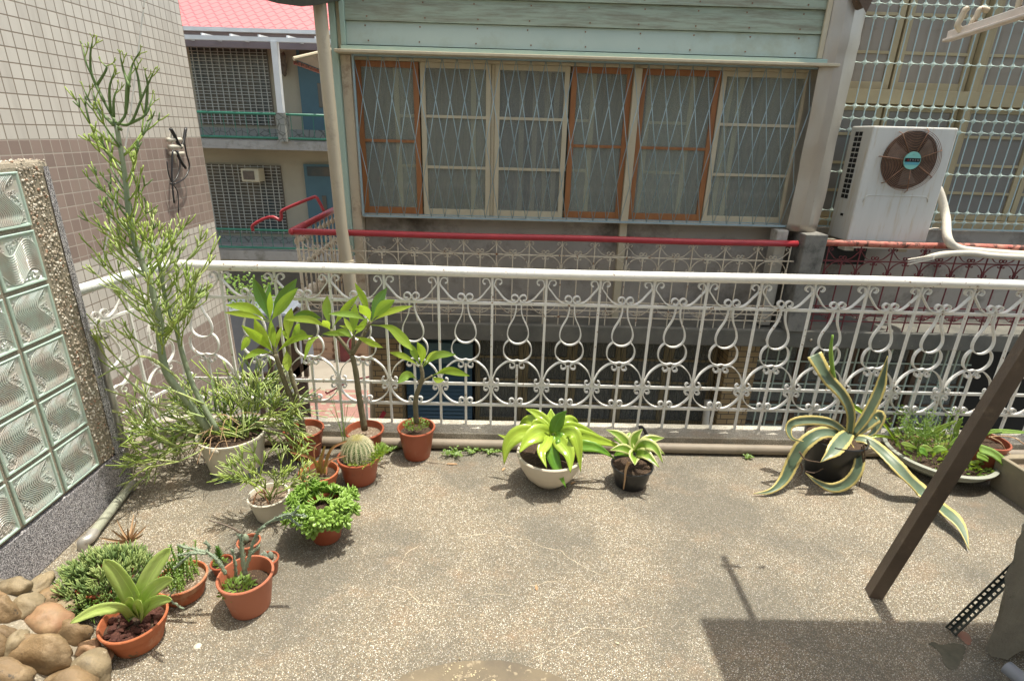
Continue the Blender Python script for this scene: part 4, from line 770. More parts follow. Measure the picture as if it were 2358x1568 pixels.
ln2([(430, 640), (480, 680)]); ln2([(425, 650), (465, 590), (520, 640)]); ln2([(460, 590), (530, 650)]); ln2([(330, 560), (400, 590), (390, 640)]); ln2([(170, 382), (480, 378)]); ln2([(365, 375), (370, 450)])
q.build('wall_mark', M['rust_wire'], pw)
o = MB(); a, b_ = at(779, 772, Y=10.7), at(812, 866, Y=10.7); o.box((a.x, 10.7, -3), (b_.x, 10.79, a.z)); o = o.build('red_door', M['maroon'], loc=(a.x, 10.7, -3)); tag(o, 'dark red door panel in front of the pink tiled wall', 'door')
q = MB(); q.tube([at(857, 740, Y=5.6), at(862, 1000, Y=5.6)], .045, 14); o = q.build('drain_pipe', M['beige_pvc'], smooth=40, loc=at(860, 900, Y=5.6)); tag(o, 'grey white vertical drain pipe beside the yellow brick pier', 'pipe')
q = MB(); q.bar(at(884, 950, Y=5.0), at(846, 1020, Y=4.6), .04, .04); o = q.build('red_bar', M['red_paint'], loc=at(865, 980, Y=4.8)); tag(o, 'bit of slanting red bar low beside the yellow brick pier', 'bar')
q = MB(); q.tube(catm([at(*k3(*p), Y=7.5) for p in ((455, 1090), (475, 1115), (510, 1110), (800, 950), (960, 890), (1210, 840))], 4), .014, 6); o = q.build('thin_hook_rod', M['maroon'], loc=at(780, 905, Y=7.5)); tag(o, 'thin dark red hooked rod hanging over the alley paving', 'rod')
sp = thing('steel_stair', 'dark red steel stair frame below the downpipe in the alley', 'stair', at(700, 950, Y=6)); kz = K(600, 740, 3.136)
for i, (P, w_) in enumerate(((((310,860),(490,680)), .07), (((600,560),(640,1000)), .10), (((700,640),(730,1000)), .13), (((800,640),(825,1000)), .05), (((830,880),(700,1000)), .08), (((300,985),(620,985)), .06), (((500,800),(520,1010)), .06), (((750,400),(560,640)), .06))):
    q = MB(); q.bar(at(*kz(*P[0]), Y=6.2), at(*kz(*P[1]), Y=6.2), w_, .05); q.build('steel_beam', M['brown_cover'] if i % 3 else M['post'], sp)
a, b_, c_, d_ = at(*kz(420, 1010), Y=6.3), at(*kz(830, 1010), Y=6.3), at(*kz(865, 1400), Y=6.3), at(*kz(420, 1400), Y=6.3); q = MB(); q.add([a, b_, c_, d_], [(0, 1, 2, 3)]); nn = 26
mm, n, bs, ln = nodes('brown plank ramp'); wv = n.nodes.new('ShaderNodeTexWave'); wv.inputs['Scale'].default_value = 9; wv.bands_direction = 'DIAGONAL'; ln(geo(n), wv.inputs[0]); ln(ramp(n, ln, wv.outputs['Fac'], [(.0, (.06, .045, .035)), (.2, (.17, .13, .11))]), bs.inputs['Base Color']); bs.inputs['Roughness'].default_value = .8
q.build('side_panel', mm, sp, solid=.03)
o = MB(); a, b_ = at(528, 718, Y=8.5), at(640, 870, Y=8.5); o.box((a.x - .3, 8.5, b_.z), (b_.x + .3, 9.5, a.z)); o = o.build('grey_tarpaulin_box', mat('blue grey sheet metal', (.2, .22, .25), (.16, .18, .21), .4, 2), loc=(a.x, 9, b_.z), bev=.05); tag(o, 'blue grey sheet metal box in the alley beside the tiled building', 'box')
q = MB(); q.box((-11, 10.9, -3), (-3.2, 11.2, at(600, 612, Y=10.9).z)); o = q.build('courtyard_wall', mat('dark block wall', (.1, .09, .075), (.07, .065, .055), .9, 3), loc=(-6, 11, -3)); tag(o, 'dark courtyard wall behind the leafy bush', 'wall')
# bush behind the railing at the left
bu = thing('leafy_bush', 'sunlit leafy bush in the alley seen between railing and tiled building', 'bush', at(565, 700, Y=9)); q = MB(); c_ = at(560, 700, Y=9)
for i in range(1500):
    d_ = V3((U(-1, 1), U(-1, 1), U(-1, 1)));
    if d_.length > 1: continue
    p = c_ + V3((d_.x * .75, d_.y * .4, d_.z * .55)) + V3((0, 0, .12 * mnoise.noise(d_ * 4))); t_ = V3((U(-1, 1), U(-1, 1), U(-.6, .8))).normalized() * U(.04, .09); q.leaf([p, p + t_ * .5 + V3((0, 0, .01)), p + t_], .045, (U(-.5, .5), -1, U(0, 1)), n=1)
q.build('foliage', M['fern'], bu); q = MB()
for i in range(5): q.tube([c_ + V3((U(-.1, .1), 0, -1.6)), c_ + V3((U(-.3, .3), U(-.1, .1), -.3)), c_ + V3((U(-.5, .5), 0, .2))], [.03, .02, .008], 6)
q.build('stem', M['plumeria_stem'], bu)
# ================================================================ POTS AND PLANTS
def potspec(bot, uL, uR, vr, ratio=.72):
    """bottom front point, rim left, rim right, rim centre height in the picture -> base centre, radii, height"""
    f = at(*bot, Z=0); r = .1
    for _ in range(6):
        Yc = f.y + r * ratio; a, b_ = at(uL, vr, Y=Yc), at(uR, vr, Y=Yc); r = (b_.x - a.x) / 2; h = (a.z + b_.z) / 2
    x = (a.x + b_.x) / 2; return V3((x, Yc, 0)), r, r * ratio, h
def pot(t, c, r, rb, h, mt, lip=.012, band=.0, soil=.03, smt='soil', wall=.004, wob=0, feet=None):
    q = MB(); rl = r + lip * .35
    prof = [(rb * .9, .0), (rb, .004)]
    zb = h - band if band else h - lip
    rr = lambda z: rb + (r - rb) * z / h
    prof += [(rr(h * .5), h * .5), (rr(zb) - (.004 if band else 0), zb - .001), (rr(zb) + lip * .4, zb + .002), (rl, h - .003), (rl - .002, h), (r - wall, h), (r - wall - .002, h - .006), (rr(h - soil) - wall, h - soil - .01), (.001, h - soil - .012)]
    q.lathe(prof, c, 44, wob=wob); o = q.build('pot', mt, t, smooth=35)
    q = MB(); q.disc((c.x, c.y, c.z + h - soil), rr(h - soil) - wall * .5, 30, bump=.004, rings=7); q.build('soil', M[smt], t, smooth=True); return o
def pthing(name, label, cat, c, group=None): return thing(name, label, cat, (c.x, c.y, 0), group)
GP = 'potted plants on the deck'
# ---- pencil cactus helper
def fork(mbs, p, d_, L, r, lv, up=.25, spread=.55, curve=.25, rr=None):
    """one jointed twig that forks into two to four tips"""
    d_ = d_.normalized(); side = V3((U(-1, 1), U(-1, 1), U(-1, 1))); side = (side - d_ * side.dot(d_)).normalized()
    P = [p]; q = p.copy(); dd = d_.copy(); n = 4
    for i in range(n):
        dd = (dd + side * curve * U(0, .3) + V3((0, 0, up * .3))).normalized(); q = q + dd * L / n
        if q.z < .012: q.z = .012 + U(0, .006); dd.z = abs(dd.z) * .2
        P.append(q)
    rnd.choice(mbs).tube(P, [r * (1 - .12 * i / n) for i in range(n + 1)], 6, True)
    if lv > 0:
        k_ = rnd.choice((2, 2, 3, 3, 4)) if lv == 1 else rnd.choice((2, 3))
        for j in range(k_):
            s2 = V3((U(-1, 1), U(-1, 1), U(-1, 1))); s2 = (s2 - dd * s2.dot(dd)).normalized(); fork(mbs, q, dd + s2 * spread * U(.5, 1.3), L * U(.55, .95), r * .86, lv - 1, up, spread, curve)
# ---- big pencil cactus in bucket
c, r, rb, h = potspec((533.6, 1113), 462, 604.8, 994, .78)
t = pthing('pencil_cactus', 'tall pencil cactus with bare leaning trunk and sprawling twigs in an off white bucket', 'potted plant', c, GP)
q = MB(); q.lathe([(rb * .97, .0), (rb, .004), (rb * 1.02, .035)], c, 40); q.build('bucket_base', M['grey_base'], t, smooth=35)
q = MB(); rr_ = lambda z: rb + (r - rb) * z / h; q.lathe([(rr_(.03), .035), (rr_(h * .5), h * .5), (r, h - .012), (r + .006, h - .01), (r + .006, h), (r - .004, h), (r - .007, h - .04), (.001, h - .045)], c, 44); q.build('bucket', M['white_pot'], t, smooth=35)
q = MB(); q.disc((c.x, c.y, h - .035), r - .008, 30, bump=.008, rings=7); q.build('soil', M['soil'], t, smooth=True)
q = MB(); q.blob((c.x - .005, c.y - r - .004, h - .015), (.02, .008, .014), 6, .1); q.build('bucket_handle_lug', M['white_pot'], t, smooth=True)
TY = 2.2; kA = K(0, 640, 2.45)
tr = [at(*p, Y=TY + dy) for p, dy in (((478, 985), .06), ((467.8, 971.8), .05), ((425, 915), .02), ((384, 858), 0), ((367.6, 778), 0), ((371, 754), 0), ((347.5, 658), 0), ((327.5, 607), 0), ((300.8, 524), 0), ((287, 401), 0), ((267, 284), 0))]
TR = catm(tr, 6); q = MB(); rad = [.019 - .0115 * i / (len(TR) - 1) for i in range(len(TR))]; q.tube(TR, rad, 12)
for i in range(26):
    j = rnd.randrange(4, 44); a = U(0, 6.28); q.blob(TR[j] + V3((rad[j] * math.cos(a), -abs(rad[j] * math.sin(a)), 0)), (.0045, .0045, .005), 4, .2)
q.build('trunk', M['cactus_trunk'], t, smooth=True)
tr2 = catm([at(*p, Y=TY + .05) for p in ((500, 990), (450, 900), (421, 818), (407.7, 764), (384, 700), (367, 611), (350, 560))], 6); q = MB(); q.tube(tr2, [.012 - .006 * i / (len(tr2) - 1) for i in range(len(tr2))], 10); q.build('trunk', M['cactus_trunk'], t, smooth=True)
tw = [MB(), MB(), MB()]; TRL = len(TR)
def twig(mb, p, d_, L, r, lv, up, n=3):                          # long upcurving twig with pairs of forks
    P = [p]; q = p.copy(); dd = d_.normalized()
    for i in range(n): dd = (dd + V3((U(-.12, .12), U(-.1, .1), up))).normalized(); q = q + dd * L / n; P.append(q)
    rnd.choice(mb).tube(P, [r, r * .95, r * .9, r * .82][:n + 1], 6)
    if lv > 0:
        for j in range(rnd.choice((2, 2, 3, 3) if lv == 1 else (2, 2, 3))):
            a = U(0, 6.28); s2 = dd.cross(V3((math.cos(a), math.sin(a), .3))).normalized(); twig(mb, q, dd + s2 * U(.35, .75), L * U(.42, .7), r * .85, lv - 1, up * .9)
for i in range(21, TRL - 3):                                    # crown up the stem
    f = (i - 22) / (TRL - 25)
    for j in range(2):
        a = U(0, 6.28); L = (.10 + .075 * math.sin(min(f * 1.5 + .15, 1) * math.pi)) * U(.7, 1.2); twig([tw[0], tw[0], tw[1] if f > .55 else tw[2]], TR[i], V3((math.cos(a), .7 * math.sin(a), .3 + .3 * f)), L, .0037, 2, .2)
for i in range(14, len(tr2), 1):
    a = U(0, 6.28); twig([tw[0], tw[2]], tr2[i], V3((math.cos(a), .7 * math.sin(a), .4)), U(.07, .11), .0034, 2, .22)
topb = [[(267,284),(300,285),(325,230),(343,190),(352,170)],[(325,230),(318,180),(310,150)],[(267,284),(255,262),(240,235),(222,195),(200,150),(192,115)],[(240,235),(212,175),(208,130),(212,100)],[(222,200),(245,160),(240,150)],[(270,290),(290,260),(298,190),(305,150),(322,120)],[(298,200),(285,165),(278,135)],[(255,262),(252,205),(262,170)],[(262,270),(262,230),(270,205)],[(280,300),(235,262),(210,240),(195,210)],[(262,290),(225,250),(215,215)],[(300,285),(335,265),(350,228)],[(335,265),(340,200),(335,172)],[(290,262),(292,195),(300,165)]]
for P in topb: Q = catm([at(*p, Y=TY + U(-.02, .02)) for p in P], 4); tw[1].tube(Q, [.0055 - .003 * i / (len(Q) - 1) for i in range(len(Q))], 6); fork([tw[0]], Q[-1], Q[-1] - Q[-2], .018, .0018, 1, .3, .6); fork([tw[0]], Q[-3], Q[-1] - Q[-3] + V3((.02, 0, 0)), .03, .002, 1, .3, .6)
for P in ([(470,930),(400,900),(330,880),(265,820),(235,775)],[(455,955),(390,960),(300,880),(250,830),(232,800)],[(440,900),(360,830),(320,820),(282,790)],[(400,860),(330,820),(300,840),(262,850),(225,870)],[(470,960),(380,935),(330,925),(240,895),(225,880)]):
    Q = catm([at(*p, Y=2.18 + U(-.05, .03)) for p in P], 5); tw[2].tube(Q, [.0045 - .0015 * i / (len(Q) - 1) for i in range(len(Q))], 6); fork([tw[0], tw[2]], Q[-1], Q[-1] - Q[-3], .07, .0028, 1, .1, .6); fork([tw[0]], Q[-6], V3((U(-1, 0), -.2, .8)), .09, .003, 1, .2, .5)
for q, mt, nm in ((tw[0], 'pencil', 'twig'), (tw[1], 'pencil_dark', 'crown_twig'), (tw[2], 'pencil_pale', 'twig')): o = q.build(nm, M[mt], t, smooth=True); tr_o = o
lm = [MB(), MB(), MB()]; sc_ = V3((c.x, c.y, h - .03))
def straight(mb, p, d_, L, r, lv, sp, g=0.):                    # stiff straight joints, fanning out at every node
    d_ = d_.normalized(); q = p + d_ * L
    if q.z < .008: q.z = .008 + U(0, .01)
    m_ = (p + q) / 2 + V3((U(-.1, .1), U(-.1, .1), U(-.1, .1))) * L * .5; rnd.choice(mb).tube([p, m_, q], [r, r * .93, r * .85], 5)
    if lv > 0:
        dd = (q - p).normalized()
        for j in range(rnd.choice((2, 3, 3, 4))):
            a = U(0, 6.28); s2 = dd.cross(V3((math.cos(a), math.sin(a), .3))).normalized(); straight(mb, q, dd + s2 * sp * U(.5, 1.2) + V3((0, 0, g)), L * U(.6, 1.), r * .87, lv - 1, sp, g)
for i in range(40):
    a = R(U(-20, 245)); el = U(.05, 1.05); d_ = V3((math.cos(a) * math.cos(el) + .12, .6 * math.sin(a) * math.cos(el) + .05, math.sin(el) * .8)); p0 = sc_ + V3((U(-.05, .09), U(-.03, .07), .01)); straight([lm[0], lm[0], lm[1], lm[2], lm[2]], p0, d_, U(.1, .16), .0039, rnd.choice((2, 2, 3)), .85, -.03)
for i in range(10):
    a = R(U(165, 255)); p0 = sc_ + V3((.85 * r * math.cos(a), .85 * r * math.sin(a), .03)); straight([lm[0], lm[2]], p0, V3((math.cos(a), math.sin(a) * .55, U(-.15, .3))), U(.09, .16), .0038, 3, .85, -.1)
for q, mt in zip(lm, ('pencil', 'pencil_dark', 'pencil_pale')):
    if q.v: q.build('twig_mass', M[mt], t, smooth=True)
q = MB()
for i in range(14): a = U(0, 6.28); p0 = sc_ + V3((U(-.1, .1), U(-.1, .1), U(0, .1))); q.tube(catm([p0, p0 + V3((.08 * math.cos(a), .08 * math.sin(a), .04)), p0 + V3((.16 * math.cos(a), .16 * math.sin(a), U(-.06, .05)))], 3), .0014, 4)
q.build('dry_twig', M['dry'], t)
q = MB(); q.blob(at(545, 1008, Y=2.5) * 1 - V3((0, 0, .05)), (.11, .07, .09), 12, .35, 3, 9); ro = q.build('rough_rock', M['cobble3'], smooth=True, loc=at(545, 1020, Y=2.5)); tag(ro, 'pale rough rock half hidden behind the big off white bucket', 'rock')
# ---- small pencil cactus in white pot
c, r, rb, h = potspec((623, 1207), 573, 662.7, 1137.6, .7); t = pthing('small_pencil_cactus', 'small thin twigged pencil cactus in a chipped white pot', 'potted plant', c, GP); pot(t, c, r, rb, h, M['white_pot'], .01, soil=.018, smt='grit')
q = [MB(), MB()]
for i in range(8): a = U(0, 6.28); straight(q, V3((c.x + U(-.02, .03), c.y + U(-.02, .02), h - .02)), V3((.55 * math.cos(a), .4 * math.sin(a), 1)), U(.07, .1), .0032, 3, .55, .03)
for i in range(4): a = U(-.6, .6); straight(q, V3((c.x + .03, c.y, h)), V3((1, .2 * a, .45 + .3 * a)), .08, .003, 3, .6, -.05)
q[0].build('twig', M['pencil'], t, smooth=True); q[1].build('twig', M['pencil_pale'], t, smooth=True)
q = MB(); q.tube(catm([V3((c.x - .01, c.y, h)), V3((c.x - .03, c.y - .03, h + .03)), V3((c.x - .05, c.y - .06, h - .03))], 4), .003, 5); q.tube(catm([V3((c.x - .01, c.y, h)), V3((c.x + .0, c.y - .04, h + .05)), V3((c.x + .03, c.y - .07, h + .0))], 4), .003, 5); q.build('orange_twig', M['red_leaf'], t, smooth=True)
# ---- frangipani
kp = K(600, 740, 3.136); ky = K(600, 640, 2.45)
def lf(q, k_, P, w_, Y, dy, s):
    """leaf from node to tip; w_ in picture units of that close-up"""
    W = []
    for i, p in enumerate(P):
        f = i / (len(P) - 1); W.append(at(*k_(*p), Y=Y + dy * f))
    if len(W) == 2: mid = W[0].lerp(W[1], .5) + V3((0, 0, .015)); W = [W[0], mid, W[1]]
    width = .98 * w_ / s / 1.2214 * (Y + .3) / FPX * (1 if w_ < 60 else .92)
    pr = lambda t_: .06 + .94 * (max(0, math.sin(math.pi * max(0, (t_ - .13) / .87) ** 1.1)) ** 1.05 if t_ > .13 else 0)
    q.leaf(W, width, (U(-.3, .3), -1, U(.15, .6)), pr, fold=.22, n=5)
def frangi(label, spec, stems, leaves, k_, s, Y, pm='pot_brown', smt='grit', drk=()):
    c, r, rb, h = potspec(*spec); t = pthing('frangipani', label, 'potted plant', c, GP); pot(t, c, r, rb, h, M[pm], .014, soil=.035, smt=smt); Y = c.y
    q = MB()
    for P, r0, r1 in stems:
        W = catm([at(*k_(*p), Y=Y) for p in P], 5); q.tube(W, [(r0 + (r1 - r0) * i / (len(W) - 1)) * (1 + .06 * math.sin(i * 2.1)) for i in range(len(W))], 10)
    q.build('stem', M['plumeria_stem'], t, smooth=True)
    for i, (P, w_, dy) in enumerate(leaves): q = MB(); lf(q, k_, P, w_, Y, dy, s); q.build('leaf', M['plumeria_dark' if i in drk else ('plumeria', 'plumeria_pale', 'plumeria_mid')[(i * 7 + 1) % 3]], t, smooth=True)
    return t, c, r, h
frangi('tall leafy frangipani in the red brown pot nearest the big bucket', ((704, 1063.5), 656, 742.6, 986),
  [([(795,1500),(760,1330),(690,1200),(640,1080),(600,960),(545,800)], .016, .011), ([(745,1260),(730,1130),(680,960),(662,690)], .012, .010), ([(550,810),(520,680),(500,520)], .009, .007)],
  [([(500,520),(430,330),(350,130)],110,.05), ([(500,520),(480,350),(500,175)],60,.08), ([(500,520),(500,390),(500,255)],64,-.03), ([(500,520),(600,340),(735,140)],125,.06), ([(505,520),(590,390),(745,220)],105,-.06), ([(500,520),(330,400),(110,368)],85,-.05), ([(500,525),(300,455),(100,435)],60,.04), ([(640,510),(800,450),(950,488)],80,.08),
   ([(540,800),(420,680),(250,550)],95,-.08), ([(540,800),(440,660),(362,490)],110,.0), ([(540,795),(520,650),(510,505)],78,-.04), ([(540,800),(400,780),(262,850)],62,-.1), ([(545,800),(570,660),(600,560)],42,.05), ([(345,640),(300,680),(245,772)],70,.06), ([(545,800),(690,680),(880,640)],62,-.1),
   ([(665,690),(660,540),(690,395)],92,.02), ([(665,690),(730,600),(760,530)],70,-.05), ([(665,690),(640,640),(608,590)],40,.05), ([(640,745),(650,850),(655,955)],105,-.06), ([(700,600),(760,620),(840,670)],85,.05)], kp, 3.136, 2.5, drk=(0, 1, 3, 7))
frangi('forked frangipani in the red brown pot behind the barrel cactus', ((839.5, 1057), 796, 881.5, 988),
  [([(1335,1470),(1290,1200),(1255,950),(1222,810)], .017, .012), ([(1222,810),(1130,690),(1035,590)], .010, .008), ([(1225,800),(1236,720),(1238,640)], .009, .007), ([(1225,800),(1310,660),(1388,515)], .012, .009)],
  [([(1035,590),(860,500),(625,495)],68,-.06), ([(1030,590),(1000,420),(1005,288)],85,.03), ([(1040,590),(1150,420),(1280,282)],66,.0), ([(1030,590),(1000,540),(965,505)],72,-.05), ([(1035,600),(1150,600),(1225,660)],52,-.05), ([(965,640),(860,690),(800,855)],44,-.08), ([(1238,640),(1200,560),(1150,480)],46,.05), ([(1240,640),(1240,500),(1252,358)],92,.0), ([(1240,640),(1300,570),(1360,480)],60,.05), ([(1238,640),(1360,690),(1495,745)],62,-.08), ([(1238,655),(1100,620),(960,625)],48,-.04),
   ([(1385,520),(1330,330),(1248,175)],66,.03), ([(1388,520),(1440,360),(1530,218)],100,.05), ([(1388,520),(1480,400),(1600,325)],105,-.05), ([(1385,520),(1350,440),(1285,370)],98,-.06), ([(1390,520),(1550,430),(1756,378)],56,.0), ([(1385,520),(1230,455),(1015,447)],60,-.08), ([(1390,545),(1560,570),(1680,680),(1756,770)],92,-.1), ([(1385,530),(1260,570),(1110,552)],40,.04)], kp, 3.136, 2.5, smt='grit', drk=(12,))
frangi('shortest frangipani, alone in the right hand red brown pot with moss', ((958, 1064.6), 917, 1000, 982),
  [([(1400,1345),(1395,1180),(1440,1040),(1430,950)], .014, .009), ([(1410,1060),(1460,1050),(1510,1020)], .007, .006)],
  [([(1430,960),(1320,890),(1215,860)],42,-.04), ([(1430,960),(1385,870),(1365,805)],50,.02), ([(1430,960),(1440,870),(1405,790)],62,-.04), ([(1435,960),(1500,880),(1580,855)],36,.04), ([(1435,970),(1540,880),(1670,875)],52,-.05), ([(1505,1020),(1620,985),(1766,1022)],56,-.04), ([(1505,1020),(1540,1050),(1592,1050)],40,.02), ([(1405,1045),(1340,1015),(1270,1072)],66,-.06)], ky, 2.45, 2.5, smt='soil')
def mossy(t, c, R_, n, z, size=.016, mt='moss', nm='moss', flat=.5, cy=0):
    q = MB()
    for i in range(n):
        a = U(0, 6.28); rr = R_ * math.sqrt(U(0, 1)); p = V3((c[0] + rr * math.cos(a), c[1] + rr * math.sin(a), z + U(0, .012)))
        d_ = V3((math.cos(a) * .6 + U(-.4, .4), math.sin(a) * .6 + U(-.4, .4), U(.3, 1.2))).normalized() * size * U(.7, 1.6)
        q.leaf([p, p + d_ * .6, p + d_ + V3((0, 0, -.003))], size * .5, (U(-.6, .6), -1, 1), n=1)
    q.build(nm, M[mt], t)
t3 = [o for o in COL.objects if o.name == 'frangipani.002'][0]; mossy(t3, (t3.location.x, t3.location.y), .06, 220, .175, .014, 'fern')
# ---- barrel cactus
c, r, rb, h = potspec((829, 1124), 779, 872.4, 1048.7, .76); t = pthing('barrel_cactus', 'round spiny barrel cactus among bright moss in a red brown pot', 'potted plant', c, GP); pot(t, c, r, rb, h, M['pot_brown'], .014, .03, soil=.008)
q = MB(); bc = at(823, 1030, Y=c.y); BR = .071; n1, n2 = 18, 108; vs = []; ct = V3((bc.x, c.y, h + .018))
for i in range(n1 + 1):
    th = math.pi * i / n1
    for k_ in range(n2):
        a = 2 * math.pi * k_ / n2; rb_ = BR * (1 - .09 * (1 - abs(math.cos(a * 9))) * math.sin(th)); vs.append(ct + V3((rb_ * math.sin(th) * math.cos(a), rb_ * math.sin(th) * math.sin(a), BR * 1.08 * math.cos(th) - (.012 * math.exp(-(th / .3) ** 2)))))
q.add(vs, [(i*n2+k_, i*n2+(k_+1) % n2, (i+1)*n2+(k_+1) % n2, (i+1)*n2+k_) for i in range(n1) for k_ in range(n2)]); q.build('body', M['cactus'], t, smooth=True)
q = MB()
for k_ in range(18):
    a = math.pi / 9 * k_
    for i in range(1, 17):
        th = .1 + i * .115; p = ct + V3((BR * math.sin(th) * math.cos(a), BR * math.sin(th) * math.sin(a), BR * 1.08 * math.cos(th))); nn = (p - ct).normalized(); ta = V3((-math.sin(a), math.cos(a), 0)); tb_ = nn.cross(ta)
        for j in range(7):
            b2 = j * .9 + U(-.2, .2); e = (nn * U(.35, .8) + ta * math.cos(b2) + tb_ * math.sin(b2) * 1.1).normalized() * U(.013, .023); q.tube([p, p + e], [.0008, .0003], 3, False)
q.build('spines', M['spine'], t); q = MB()
for i in range(120): a = U(0, 6.28); p = ct + V3((U(-.02, .02), U(-.02, .02), BR * 1.06)); q.tube([p, p + V3((.014 * math.cos(a), .014 * math.sin(a), U(.002, .012)))], [.001, .0004], 3, False)
q.build('yellow_crown', mat('yellow wool', (.6, .55, .15), (.5, .5, .12), .8), t); mossy(t, (c.x + .03, c.y - .02), .085, 330, h - .005, .017); mossy(t, (c.x + .085, c.y + .01), .05, 260, h + .012, .018)
q = MB()
for i in range(9): a = U(0, 6.28); p = V3((c.x - .07, c.y + .02, h)); q.tube(catm([p, p + V3((.02 * math.cos(a), .02 * math.sin(a), .14)), p + V3((.07 * math.cos(a), .05 * math.sin(a), U(.2, .34)))], 4), [.0016 - .0001 * j for j in range(9)], 4)
q.build('grass_blade', M['fern'], t)
# ---- bronze leaf plant in terracotta
c, r, rb, h = potspec((732.6, 1152), 690.2, 777, 1083.6, .7); t = pthing('bronze_bromeliad', 'spiky bronze leaved plant in a terracotta pot behind the jade plant', 'potted plant', c, GP); pot(t, c, r, rb, h, M['terra'], .01, .035, soil=.03); kt = K(640, 1180, 3.8656)
for P, w_, dy in (([(1010,600),(1000,470),(1055,300)],48,0), ([(1040,590),(1120,330),(1285,235)],42,.02), ([(1000,580),(930,430),(790,375),(690,355)],44,-.05), ([(1050,590),(1110,450),(1290,390)],34,.05), ([(1060,590),(1080,500),(1075,590)],30,-.05), ([(980,590),(945,400),(950,300),(1010,255)],18,.05), ([(990,610),(900,590),(860,640)],26,-.05), ([(1010,600),(1030,420),(1050,330)],36,.03)):
    q = MB(); W = catm([at(*kt(*p), Y=c.y - .0 + dy * i / (len(P) - 1)) for i, p in enumerate(P)], 3); q.leaf(W[::3] + [W[-1]], w_ / 3.8656 / 1.2214 * 2.5 / FPX, (0, -1, .5), lambda t_: (1 - t_) ** .7, fold=.4, n=4); q.build('leaf', M['red_leaf'], t, smooth=True)
# ---- jade plant
c, r, rb, h = potspec((757, 1258), 703, 787, 1161, .75); t = pthing('jade_plant', 'bushy bright green jade plant spilling over its red brown pot', 'potted plant', c, GP); pot(t, c, r, rb, h, M['pot_brown'], .012, soil=.02); cn = V3((c.x - .008, c.y - .01, h)); sb = MB(); ros = 0
for i in range(98):
    a = 2 * math.pi * (i * .618 % 1); ring = U(.56, 1.0); el = U(-.5, .75); Rr = .135
    p = cn + V3((Rr * ring * math.cos(a) * math.cos(el * .6), Rr * .95 * ring * math.sin(a) * math.cos(el * .6), -.012 + .055 * math.sin(el * 1.2)))
    if p.z < .03: p.z = .03
    ax = (p - cn + V3((0, 0, .06))).normalized(); sb.tube(catm([cn + V3((.4 * (p.x - cn.x), .4 * (p.y - cn.y), .005)), p - ax * .02, p], 3), .003, 5); u1 = ax.cross(V3((.2, .3, .9))).normalized(); u2 = ax.cross(u1); q = MB()
    for ly in range(4):
        for j in range(3 if ly < 3 else 2):
            b2 = j * 2.094 + ly * 1.1 + U(-.15, .15); o_ = (u1 * math.cos(b2) + u2 * math.sin(b2)); tilt = .25 + .28 * ly; dd = (o_ + ax * tilt).normalized(); L = (.035 - .0055 * ly) * U(.9, 1.15); b0 = p + ax * .004 * ly
            q.leaf([b0, b0 + dd * L * .6 , b0 + dd * L + ax * .004], L * .62, ax - o_ * .3, lambda t_: .25 + .75 * math.sin(math.pi * min(1, .12 + t_ * .86)) ** .8 if t_ < .97 else .35, fold=-.25, n=3)
    q.build('leaf_rosette', M['jade'], t, smooth=True, solid=.0022)
sb.build('stem', M['jade'], t, smooth=True)
# ---- scaly blue green plant in the brown pot
c, r, rb, h = potspec((576.5, 1430), 505.6, 623.9, 1320.6, .74); t = pthing('scaly_cactus', 'blue green scaly branching cactus in a large half filled pinkish pot', 'potted plant', c, GP); pot(t, c, r, rb, h, M['pot_pink'], .012, soil=.055); kb = K(500, 1275, 2.45)
q = MB()
def scaly(P, r0, r1):
    W = catm(P, 6); q.tube(W, [r0 + (r1 - r0) * i / (len(W) - 1) for i in range(len(W))], 7)
    for i in range(1, len(W)):
        for j in range(4):
            tt = (W[i] - W[i-1]).normalized(); s2 = tt.cross(V3((U(-1, 1), U(-1, 1), U(-1, 1)))).normalized(); p = W[i-1].lerp(W[i], U(0, 1)); L = (r0 + r1) * .5 * U(1.4, 2.4); q.tube([p, p + (s2 + tt * .8).normalized() * L, p + (s2 * .9 + tt * 1.6).normalized() * L * 1.35], [.0022, .0018, .0004], 4, False)
for P, r0, r1, dy in (([(330,830),(290,760),(220,690),(120,660),(10,640)],.006,.003,-.02), ([(190,690),(100,690),(20,750),(-20,790)],.004,.0025,-.05), ([(150,670),(60,690),(0,700)],.004,.002,-.03), ([(200,680),(215,640),(190,610)],.004,.003,0), ([(465,830),(450,740),(440,640),(430,560)],.008,.004,.0), ([(465,800),(500,700),(560,640)],.006,.003,0), ([(480,760),(510,640),(560,530),(650,460),(760,420),(880,430)],.005,.003,.03), ([(650,460),(760,440),(830,370)],.004,.002,.03), ([(400,850),(395,760),(375,660)],.005,.003,.03), ([(500,690),(540,560),(600,500)],.004,.003,.02), ([(-20,930),(-60,1000),(-10,1040),(40,1070)],.003,.002,-.06), ([(760,430),(800,470),(850,500)],.003,.002,.03)):
    scaly([at(*kb(*p), Y=c.y + dy) for p in P], r0, r1)
q.build('scaly_stem', M['blue_green'], t, smooth=True); mossy(t, (c.x - .03, c.y - .02), .05, 160, h - .055, .018, 'fern', 'low_foliage')
